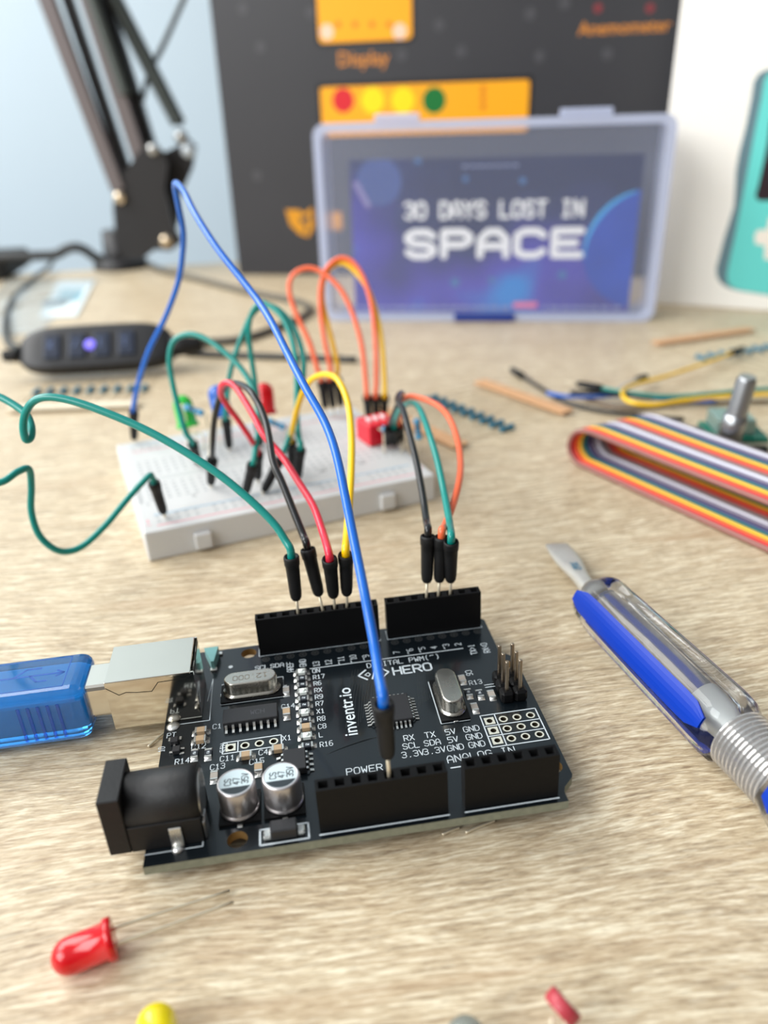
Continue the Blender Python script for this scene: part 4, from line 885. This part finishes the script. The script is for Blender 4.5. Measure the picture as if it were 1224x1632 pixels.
b = MB(); rr = roundrect(x0 + 2, x1 - 2, 2, H - 2, 4); b.add([(x, Dp, z) for x, z in rr], [list(range(len(rr)))]); b.obj('back_panel', M('back_film', (200, 208, 235), .3, alpha=.22), case)
for pa, pb in ((893, 978), (596, 668)):
    ua = CP.uz(pa, 180)[0]; ub = CP.uz(pb, 180)[0]; b = MB(); b.box(ua, ub, .5, 4.5, H - .3, H + 3.4, 0, .8, 2); b.obj('hinge_tab', frost, case)
ua, ub = CP.uz(724, 505)[0], CP.uz(820, 505)[0]
b = MB(); b.box(ua, ub, -1.2, 1.2, .4, 4.4, 0, .4, 1); b.obj('latch', M('navy_latch', (24, 56, 140), .4), case)
# printed card
card = thing('printed_card', 'blue and purple space picture card with large white lettering inside the clear case', 'card', CP.P, CP.a)
def cardmat():
    mt = bpy.data.materials.new('space_print'); mt.use_nodes = True; n = mt.node_tree; bs = n.nodes['Principled BSDF']; Lk = n.links.new
    t = n.nodes.new('ShaderNodeTexCoord'); ns = n.nodes.new('ShaderNodeTexNoise'); ns.inputs['Scale'].default_value = 16; ns.inputs['Detail'].default_value = 2; Lk(t.outputs['Object'], ns.inputs['Vector'])
    se = n.nodes.new('ShaderNodeSeparateXYZ'); Lk(t.outputs['Object'], se.inputs[0])
    g = n.nodes.new('ShaderNodeMapRange'); g.inputs[1].default_value = .085; g.inputs[2].default_value = .0; g.inputs[3].default_value = -.14; g.inputs[4].default_value = .30; Lk(se.outputs['Z'], g.inputs[0])
    g2 = n.nodes.new('ShaderNodeMapRange'); g2.inputs[1].default_value = .06; g2.inputs[2].default_value = .0; g2.inputs[3].default_value = 0; g2.inputs[4].default_value = .22; Lk(se.outputs['X'], g2.inputs[0])
    a = n.nodes.new('ShaderNodeMath'); Lk(ns.outputs['Fac'], a.inputs[0]); Lk(g.outputs[0], a.inputs[1])
    a2 = n.nodes.new('ShaderNodeMath'); Lk(a.outputs[0], a2.inputs[0]); Lk(g2.outputs[0], a2.inputs[1])
    r = n.nodes.new('ShaderNodeValToRGB'); Lk(a2.outputs[0], r.inputs[0]); el = r.color_ramp.elements
    st = [(.42, (20, 32, 76)), (.58, (32, 44, 100)), (.70, (58, 52, 146)), (.82, (72, 66, 178)), (.95, (20, 132, 214))]
    el[0].position, el[0].color = st[0][0], lin(st[0][1]); el[1].position, el[1].color = st[-1][0], lin(st[-1][1])
    for p_, c_ in st[1:-1]: q = el.new(p_); q.color = lin(c_)
    Lk(r.outputs[0], bs.inputs['Base Color']); bs.inputs['Roughness'].default_value = .35; return mt
LP = Plane(CP.P + CP.n * 2.4, math.degrees(CP.a)); LP.P = CP.P + CP.n * 2.4
k0, kz1 = LP.uz(556, 250); k1, _ = LP.uz(1028, 250); _, kz0 = LP.uz(800, 497)
kz1 = (kz1 + LP.uz(1028, 250)[1]) / 2
b = MB(); b.box(k0, k1, 2.5, 2.9, kz0, kz1); b.obj('sheet', cardmat(), card)
def cuz(px, py): u, z = LP.uz(px, py); return u, z
TC = lambda lay: (lambda u, z: (u, 2.48 - .06 * lay, z))
white = M('white_print', (244, 246, 250), .45)
def cdisc(mb, pts, lay, mi=0): mb.add([TC(lay)(u, z) for u, z in pts], [list(range(len(pts)))], mi)
def clipcirc(u, z, r, n=48): return [(min(max(u + r * math.cos(2 * math.pi * i / n), k0), k1), min(max(z + r * math.sin(2 * math.pi * i / n), kz0), kz1)) for i in range(n)]
pu, pz = cuz(1022, 398); pr_ = cuz(1022, 398)[0] - cuz(930, 398)[0]
b = MB(); cdisc(b, clipcirc(pu, pz, pr_), 1); b.obj('large_planet', M('planet_blue', (22, 70, 180), .5, noise=.3, nscale=40), card)
b = MB()
for i in range(20):
    a0 = math.radians(96 + i * 4.6); a1 = a0 + math.radians(4.6); w0 = .7 + 1.6 * math.sin(math.pi * i / 19)
    q = [(pu + r_ * math.cos(a), pz + r_ * math.sin(a)) for a, r_ in ((a0, pr_), (a1, pr_), (a1, pr_ - w0), (a0, pr_ - w0))]
    if all(k0 <= u <= k1 for u, _ in q): cdisc(b, q, 2)
b.obj('planet_rim', M('rim_cyan', (50, 170, 240), .4), card)
su, sz = cuz(604, 290); sr = abs(cuz(640, 290)[0] - su)
b = MB(); cdisc(b, clipcirc(su, sz, sr), 1); b.obj('small_planet', M('planet_haze', (62, 84, 150), .5, noise=.15, nscale=60), card)
b = MB()
u0, z0 = cuz(646, 348); u1, _ = cuz(930, 348); hh = cuz(646, 324)[1] - z0; txt = '30 DAYS LOST IN'; adv = (u1 - u0) / (len(txt) - .2)
for i, c_ in enumerate(txt): text(b, c_, u0 + i * adv, z0, hh, TC(3), 1.6, wide=adv / 5.7 / (hh / 6), lift=.012)
u0, z0 = cuz(645, 411); u1, _ = cuz(928, 411); hh = cuz(645, 368)[1] - z0
adv = (u1 - u0 + 2.4) / 5
for i, c_ in enumerate('SPACE'):
    text(b, c_, u0 + i * adv + 1.8, z0 + .9, hh - 1.8, TC(3), 3.7, wide=(adv - 5.6) / 4 / ((hh - 1.8) / 6), lift=.012)
b.obj('title_lettering', white, card)
b = MB(); u0, z0 = cuz(572, 490); u1, _ = cuz(990, 490)
rnd = random.Random(3); x = u0
while x < u1:
    wl = rnd.uniform(2.0, 5.5)
    if not (cuz(815, 490)[0] < x < cuz(858, 490)[0]): stroke(b, (x, z0), (min(x + wl, u1), z0), 1.5, TC(3), cap=False)
    x += wl + rnd.uniform(.9, 1.6)
u0, z0 = cuz(737, 265); u1, _ = cuz(830, 265)
for k in range(7): stroke(b, (u0 + (u1 - u0) * k / 7, z0), (u0 + (u1 - u0) * (k + .7) / 7, z0), 1.0, TC(3), cap=False)
b.obj('small_print', M('faint_print', (140, 150, 190), .5), card)
b = MB(); a_, z_ = cuz(818, 487); c_, _ = cuz(856, 487); stroke(b, (a_, z_ + .3), (c_, z_ + .3), 3.0, TC(4), cap=False); b.obj('pink_badge', M('pink_badge', (232, 120, 160), .5), card)
b = MB()
for px, py, r_ in ((896, 438, 2.2), (783, 446, 1.8), (666, 256, 1.6), (742, 285, 1.4), (725, 450, 2.4), (833, 288, 1.6)):
    u, z = cuz(px, py); cdisc(b, clipcirc(u, z, r_, 16), 2)
b.obj('printed_stars', M('star_teal', (60, 110, 170), .5), card)
b = MB(); a_ = cuz(566, 290); c_ = cuz(588, 330); stroke(b, a_, c_, 3.0, TC(4), cap=False); b.obj('light_streak', M('lilac_streak', (136, 128, 184), .5), card)

# ================================================================== dark retail box behind the case
slope = math.degrees(math.atan2(tp(503, 441)[1] - tp(382, 438)[1], tp(503, 441)[0] - tp(382, 438)[0]))
BP = Plane(tp(382, 438), max(slope, -19))
dark_box = thing('product_box', 'large dark grey cardboard box with orange printed modules, behind the clear case', 'box', BP.P, BP.a)
b0 = BP.uz(340, 60)[0]; b0 = (BP.uz(333, 0)[0] + BP.uz(381, 438)[0]) / 2
BW_, BH_ = 306.0, 232.0
b = MB(); b.box(b0, b0 + BW_, 0, 55, .1, BH_, 0, .8, 1); b.obj('carton', M('charcoal_card', (53, 53, 57), .45, noise=.05, nscale=25), dark_box)
TBk = lambda lay: (lambda u, z: (u, -.06 - .05 * lay, z))
orange = M('orange_print', (252, 172, 8), .5); blk = M('black_outline', (26, 26, 28), .5)
def rr_(mb, px0, px1, py0, py1, r, lay, ex=0):
    ua, za = BP.uz(px0, (py0 + py1) / 2); ub, _ = BP.uz(px1, (py0 + py1) / 2); _, zt = BP.uz((px0 + px1) / 2, py0); _, zb = BP.uz((px0 + px1) / 2, py1)
    o_ = roundrect(ua - ex, ub + ex, zb - ex, zt + ex, r); mb.add([TBk(lay)(u, z) for u, z in o_], [list(range(len(o_)))])
def bdisc(mb, px, py, r, lay): u, z = BP.uz(px, py); mb.add([TBk(lay)(u + r * math.cos(2 * math.pi * i / 24), z + r * math.sin(2 * math.pi * i / 24)) for i in range(24)], [list(range(24))])
b = MB(); rr_(b, 505, 656, -60, 66, 3, 1, 2.0); rr_(b, 512, 842, 133, 214, 2, 1, 2.4); b.obj('module_outline', blk, dark_box)
b = MB(); rr_(b, 505, 656, -60, 66, 3, 2); b.obj('orange_module', orange, dark_box)
b = MB(); rr_(b, 512, 842, 133, 214, 2, 2); b.obj('orange_module', orange, dark_box)
for c_, px, r_, nm in (((214, 26, 40), 547, 7.2, 'red_dot'), ((255, 222, 0), 594, 7.6, 'yellow_dot'), ((255, 222, 0), 642, 7.6, 'yellow_dot'), ((0, 112, 44), 692, 7.6, 'green_dot')):
    b = MB(); bdisc(b, px, 160, r_, 3); b.obj(nm, M('print_' + nm, c_, .45), dark_box)
for p_ in ((521, 51), (637, 50)): b = MB(); bdisc(b, *p_, 4.4, 3); b.obj('screw_print', M('pale_pink_print', (250, 206, 180), .5), dark_box)
b = MB(); [bdisc(b, 539 + k * 27, 39, 2.0, 3) for k in range(4)]; [bdisc(b, 770, 142 + k * 14, 2.0, 3) for k in range(3)]; b.obj('contact_prints', M('burnt_orange', (222, 130, 10), .5), dark_box)
txo = M('orange_lettering', (214, 136, 52), .5)
b = MB(); u, z = BP.uz(580, 104); font_mesh(b, 'Display', u, z, 8.2, TBk(1), bold=.012, center=True); b.obj('module_caption', txo, dark_box)
b = MB(); u, z = BP.uz(994, 53); font_mesh(b, 'Anemometer', u, z, 7.0, TBk(1), bold=.012, center=True); b.obj('module_caption', txo, dark_box)
for px in (953, 1036): b = MB(); bdisc(b, px, 13, 2.6, 1); b.obj('red_mark', M('dull_red_print', (128, 50, 56), .5), dark_box)
def bpoly(mb, pts, lay): mb.add([TBk(lay)(*BP.uz(*p)) for p in pts], [list(range(len(pts)))])
b = MB(); bpoly(b, [(455, 334), (476, 334), (484, 340), (498, 330), (500, 362), (492, 378), (478, 374), (462, 358)], 1); b.obj('emblem', M('emblem_orange', (214, 146, 20), .5), dark_box)
b = MB(); bpoly(b, [(478, 348), (494, 342), (494, 350), (480, 357)], 2); bpoly(b, [(487, 356), (491, 356), (489, 372), (485, 372)], 2); b.obj('emblem_gap', M('charcoal_gap', (62, 62, 65), .5), dark_box)
b = MB(); rr_(b, 508, 545, 338, 366, .8, 1); b.obj('emblem_lettering', M('emblem_orange', (214, 146, 20), .5), dark_box)
for px, py in ((387, 14), (415, 75), (495, 20), (735, 82), (845, 22), (968, 86), (410, 280), (900, 5), (860, 90), (640, 88), (700, 40)): b = MB(); bdisc(b, px, py, 3.4, 1); b.obj('faint_icon', M('faint_icon', (70, 70, 74), .5), dark_box)

# ================================================================== white box with a printed teal game handset
w0_, w1_ = tp(1028, 484), tp(1224, 506); WP = Plane(w0_, max(-34, math.degrees(math.atan2(w1_[1] - w0_[1], w1_[0] - w0_[0]))))
wbox = thing('product_box', 'glossy white cardboard box with a teal handheld device printed on it, right edge', 'box', WP.P, WP.a)
b = MB(); b.box(0, 190, 0, 46, .1, 190, 0, .8, 1); b.obj('carton', M('glossy_white_card', (246, 243, 236), .3), wbox)
def wpoly(mb, pts, lay): mb.add([(lambda u, z: (u, -.06 - .05 * lay, z))(*WP.uz(*p)) for p in pts], [list(range(len(pts)))])
z8 = lambda pts: [(1040 + x / 3.4, 60 + y / 3.4) for x, y in pts]
b = MB(); wpoly(b, z8([(1300, 130), (680, 165), (620, 172), (575, 195), (548, 240), (535, 330), (505, 480), (470, 620), (452, 720), (446, 850), (440, 920), (415, 1000), (390, 1080), (345, 1250), (348, 1295), (370, 1330), (410, 1356), (470, 1372), (1300, 1500)][::-1]), 1); b.obj('device_side', M('slate_teal_print', (98, 128, 138), .35), wbox)
b = MB(); wpoly(b, z8([(1300, 150), (680, 182), (630, 195), (606, 230), (590, 330), (560, 480), (530, 640), (500, 800), (475, 930), (450, 1060), (415, 1220), (402, 1290), (412, 1335), (440, 1358), (480, 1370), (1300, 1495)][::-1]), 2); b.obj('device_front', M('teal_print', (104, 212, 206), .35), wbox)
b = MB(); wpoly(b, z8([(1200, 400), (640, 440), (625, 560), (600, 680), (575, 790), (556, 860), (575, 884), (1200, 890)][::-1]), 3); b.obj('device_screen', M('screen_print', (42, 26, 34), .3), wbox)
b = MB(); wpoly(b, z8([(570, 1042), (620, 1040), (632, 975), (700, 978), (690, 1050), (760, 1058), (750, 1135), (680, 1135), (670, 1210), (605, 1200), (608, 1128), (556, 1118), (552, 1070)][::-1]), 3); b.obj('device_button', M('cream_print', (240, 232, 220), .4), wbox)

# ================================================================== inline remote on its cable
r0, r1 = tp(34, 584, 6), tp(283, 569, 6); RD = (r1 - r0); RD[2] = 0; RLn = np.linalg.norm(RD); RD /= RLn; ra = math.atan2(RD[1], RD[0])
rem = thing('inline_remote', 'black oblong inline remote with a lit violet button, left side of the desk', 'remote control', (r0[0], r0[1], 0), ra)
RT = math.radians(46); rl = []
def tilt(m_):
    c_, s_ = math.cos(RT), math.sin(RT)
    m_.v = [(x, y * c_ - (z - 7) * s_, y * s_ + (z - 7) * c_ + 11.6) for x, y, z in m_.v]; return m_
b = MB(); N = 40; st = []
for i in range(N + 1):
    t = i / N; x = t * RLn; k = (1 - abs(2 * t - 1) ** 5.5) ** .42; k = max(k, .16); hw_ = 10.8 * min(1, k * 1.02) * (.93 + .07 * math.sin(math.pi * t)); hh = 9.5 * (.5 + .5 * k)
    st.append([(x, hw_ * math.copysign(abs(math.cos(a)) ** .55, math.cos(a)), hh + .4 + 9 * 0 + (hh) * math.copysign(abs(math.sin(a)) ** .55, math.sin(a)) * .98 if math.sin(a) < 0 else hh + .4 + 2.2 * abs(math.sin(a)) ** .6 * k) for a in [2 * math.pi * j / 28 for j in range(28)]])
vs = [p for r in st for p in r]; b.add(vs, [(i * 28 + j, (i + 1) * 28 + j, (i + 1) * 28 + (j + 1) % 28, i * 28 + (j + 1) % 28) for i in range(N) for j in range(28)] + [list(range(28)), list(range(N * 28, N * 28 + 28))[::-1]], 0, True)
tilt(b).obj('shell', M('remote_black', (34, 34, 36), .45), rem)
zt = 12.3
for k in range(4):
    xk = RLn * (.235 + k * .155); b = MB(); b.box(xk - 3.6, xk + 3.6, -6.4, 5.4, zt - .6, zt + .7, 0, .5, 2); bt_ = tilt(b).obj('button', M('button_slate', (36, 44, 62), .35), rem)
    b = MB(); text(b, 'X+-/'[0] if k == 0 else '/' if k == 1 else 'I', xk - 1.6, -1.5, 3.6, lambda x, y: (x, y, zt + .73), .5, wide=.8); tilt(b).obj('button_symbol', M('dim_blue_symbol', (96, 112, 150), .4), bt_)
xk = RLn * .475; b = MB(); b.lathe((xk, -.6, zt), (xk, -.6, zt + 2), [(0, 2.4), (1.0, 2.3), (1.2, 1.9)], 24); tilt(b).obj('pilot_light', M('violet_glow', (120, 110, 230), .4, emit=(132, 118, 255), es=.8), rem)
b = MB(); b.lathe((-7, 0, 6), (1, 0, 6), [(0, 2.2), (2, 3.0), (3, 2.5), (4, 3.2), (5, 2.7), (8, 3.8)], 18); tilt(b).obj('strain_relief', rubber, rem)
b = MB(); b.lathe((RLn - 2, 0, 6), (RLn + 14, 0, 6), [(0, 5.0), (5, 4.4), (12, 3.6), (14, 2.6)], 18); tilt(b).obj('strain_relief', rubber, rem)
cabm = M('grey_black_cable', (54, 56, 56), .5)
def cord(label, pts, r, mat=cabm, nm='cable'):
    b = W(); b.tube([tp(x, y, z) for x, y, z in pts], r, 12, sub=8); return tag(b.obj(nm, mat), label, 'cable')
cord('thin dark cable curving from the left end of the remote up to the stand', [(31, 556, 6), (14, 548, 4), (8, 520, 3), (18, 480, 2), (48, 448, 2.4), (78, 425, 5), (88, 402, 9)], 1.7)
cord('grey cable from behind the stand curving back to the right end of the remote', [(232, 418, 2), (262, 432, 2), (320, 446, 2), (400, 466, 2), (462, 478, 2), (493, 489, 2), (480, 505, 2), (436, 524, 2), (386, 540, 2), (340, 545, 2), (310, 546, 3), (290, 545, 5)], 2.0, M('taupe_cable', (92, 88, 80), .5))
cord('straight black cable lying on the desk behind the breadboard', [(296, 562, 1.7), (380, 566, 1.7), (470, 569, 1.7), (568, 573, 1.7)], 1.5)
# folded dark pouch at the far left edge
pp = tp(-75, 440, 0); b = W(); b.box(pp[0] - 50, pp[0] + 50, pp[1] - 34, pp[1] + 40, .1, 14, 0, 4, 3); tag(b.obj('dark_pouch', M('pouch_black', (26, 28, 29), .7)), 'dark cloth pouch at the far left edge behind the clear bag', 'pouch')
# clear parts bag with a printed label
bg0 = thing('parts_bag', 'crinkled clear plastic bag with a printed label, behind the black remote', 'bag', tp(60, 500))
def sheet(mb, corners, nx, ny, h, thick=None, seed=1):
    rn = random.Random(seed); c = [tp(x, y, 0) for x, y in corners]; vs = []; ph = [rn.uniform(0, 6) for _ in range(6)]
    for j in range(ny + 1):
        for i in range(nx + 1):
            s_, t_ = i / nx, j / ny; p = (c[0] * (1 - s_) + c[1] * s_) * (1 - t_) + (c[3] * (1 - s_) + c[2] * s_) * t_
            e_ = (4 * s_ * (1 - s_)) ** .4 * (4 * t_ * (1 - t_)) ** .4
            p = p + np.array([0, 0, .4 + h * e_ * (.62 + .2 * math.sin(9 * s_ + ph[0] + 4 * t_) + .18 * math.sin(15 * t_ + ph[1] - 7 * s_))]); vs.append(p)
    n1 = nx + 1; mb.add(vs, [(j * n1 + i, j * n1 + i + 1, (j + 1) * n1 + i + 1, (j + 1) * n1 + i) for j in range(ny) for i in range(nx)], 0, True)
b = W(); sheet(b, [(-70, 540), (62, 532), (158, 446), (10, 446)], 40, 24, 3.2, seed=4); b.obj('film', M('bag_film', (205, 218, 222), .14, alpha=.45, coat=.6), bg0)
b = W(); P_ = [tp(x, y, 1.0) for x, y in ((62, 505), (122, 503), (150, 448), (92, 448))]; Q_ = [p + (0, 0, -.7) for p in P_]; b.add(P_ + Q_, [(0, 1, 2, 3), (7, 6, 5, 4), (0, 4, 5, 1), (1, 5, 6, 2), (2, 6, 7, 3), (3, 7, 4, 0)]); lbl = b.obj('paper_label', M('label_white', (222, 232, 234), .5), bg0)
b = W(); P_ = [tp(x, y, 4.3) for x, y in ((86, 473), (124, 472), (134, 452), (98, 452))]; b.add([p + (0, 0, -3.25) for p in P_], [(0, 1, 2, 3)]); b.obj('label_picture', M('label_teal', (130, 178, 192), .5), lbl)
b = W(); P_ = [tp(x, y, 1.06) for x, y in ((64, 489), (104, 487), (110, 476), (72, 478))]; b.add(P_, [(0, 1, 2, 3)]); b.obj('label_printing', M('label_dark', (84, 100, 106), .5), lbl)

# ================================================================== desk arm stand
SB = tp(196, 434, 0); SDp = depth_of(SB)
SN = RW[2] * np.array([1, 1, 0]); SN /= np.linalg.norm(SN)
def sp_(px, py, dd=0.0):
    d = ray(px, py); Q = SB + SN * dd; return CAM + d * ((Q - CAM) @ SN) / (d @ SN)
stand = thing('spring_arm_stand', 'black jointed spring arm stand rising out of the top left of the frame', 'stand', SB)
stm = M('stand_black', (38, 37, 39), .45); stg = M('stand_grey_brown', (112, 104, 104), .45, .3); bolt = M('brass_bolt', (214, 196, 170), .25, .9)
base_c = tp(194, 426, 0)
b = W(); b.lathe(base_c, base_c + (0, 0, 1), [(0, 21), (0.1, 21), (5, 20.5), (7.5, 17), (8, 12)], 36); b.obj('base', stm, stand)
b = W(); b.lathe(base_c + (0, 0, 6), base_c + (0, 0, 60), [(0, 13), (4, 12), (22, 10.5)], 26); b.obj('post', stm, stand)
def slab(name, pts, d0, d1, mat):
    n = len(pts); F_ = [sp_(x, y, d0) for x, y in pts]; G = [sp_(x, y, d0) + (SN * (d1 - d0)) for x, y in pts]
    b = W(); b.add(F_ + G, [list(range(n)), list(range(n, 2 * n))[::-1]]); b.add(F_ + G, [(i, n + i, n + (i + 1) % n, (i + 1) % n) for i in range(n)]); return b.obj(name, mat, stand)
slab('bracket_plate', [(184, 292), (207, 262), (232, 228), (258, 240), (268, 262), (262, 300), (276, 360), (290, 385), (272, 400), (246, 398), (228, 412), (196, 412), (184, 378), (180, 330)], -12, -8, stm)
slab('bracket_plate', [(204, 300), (244, 250), (276, 236), (300, 222), (312, 232), (306, 268), (284, 318), (284, 350), (272, 395), (236, 398), (206, 398)], 8, 12, stm)
def bar(name, a, c, w0, dd, mat, th=9):
    P, Q = sp_(*a, dd), sp_(*c, dd); d = (Q - P) / np.linalg.norm(Q - P); s_ = np.cross(d, SN); s_ /= np.linalg.norm(s_); f = np.cross(s_, d); hw_ = w0 / 2
    vs = [X + s_ * sx * hw_ + f * sy * th / 2 for X in (P, Q) for sx, sy in ((-1, -1), (1, -1), (1, 1), (-1, 1))]
    b = W(); b.add(vs, [(0, 1, 2, 3), (7, 6, 5, 4), (0, 4, 5, 1), (1, 5, 6, 2), (2, 6, 7, 3), (3, 7, 4, 0)]); return b.obj(name, mat, stand)
px1 = SDp / FPX
bar('arm_bar', (60, -42), (190, 302), 19 * px1, -10, stg); bar('arm_bar', (92, -50), (204, 282), 15 * px1, 4, stm, 6)
bar('arm_bar', (122, -60), (226, 258), 19 * px1, -6, stg); bar('arm_bar', (142, -60), (236, 240), 27 * px1, 8, stm, 8)
def spring(a, c, r, turns, dd, mat, wr=1.15):
    P, Q = sp_(*a, dd), sp_(*c, dd); d = Q - P; L = np.linalg.norm(d); d /= L; s_ = np.cross(d, [0, 1., 0]); s_ /= np.linalg.norm(s_); t_ = np.cross(d, s_)
    pts = [P + d * L * k / (turns * 8) + r * (math.cos(k * math.pi / 4) * s_ + math.sin(k * math.pi / 4) * t_) for k in range(turns * 8 + 1)]
    b = W(); b.tube(pts, wr, 6, sub=1); return b.obj('spring', mat, stand)
spring((168, -30), (284, 196), 4.3, 54, 2, M('spring_steel', (84, 90, 88), .4, .5)); spring((138, -30), (200, 150), 3.3, 50, -14, M('spring_steel', (84, 90, 88), .4, .5))
bar('spring_rod', (236, 100), (290, 200), 5 * px1, 2, stm, 3)
for p, r_, dd, mt_ in (((191, 315), 4.4, -14, bolt), ((265, 384), 4.6, -14, bolt), ((288, 218), 4.6, 4, steel), ((300, 240), 5.0, 4, M('clear_knob', (200, 208, 214), .2, .2)), ((244, 238), 4.0, -13, steel)):
    P = sp_(*p, dd); b = W(); b.lathe(P + SN * 5, P - SN * 5, [(0, r_), (6, r_), (7.5, r_ * .8), (8, r_ * .3)], 20); b.obj('pivot_bolt', mt_, stand)
b = W(); b.tube([sp_(330, -80, 10), sp_(294, -4, 10), sp_(262, 68, 10), sp_(240, 112, 10), sp_(226, 160, 10)], 1.9, 10); tag(b.obj('cable', cabm), 'dark cable slanting down across the arm of the spring stand', 'cable')

b = W(); b.tube([sp_(x, y, -25) for x, y in ((-120, 420), (-40, 416), (0, 411), (50, 408), (88, 406), (104, 398), (120, 394), (136, 399), (150, 409), (162, 414))], 3.4, 12, sub=8); tag(b.obj('cable', M('black_cable', (30, 31, 32), .5)), 'thick black cable running in from the left edge towards the stand', 'cable')
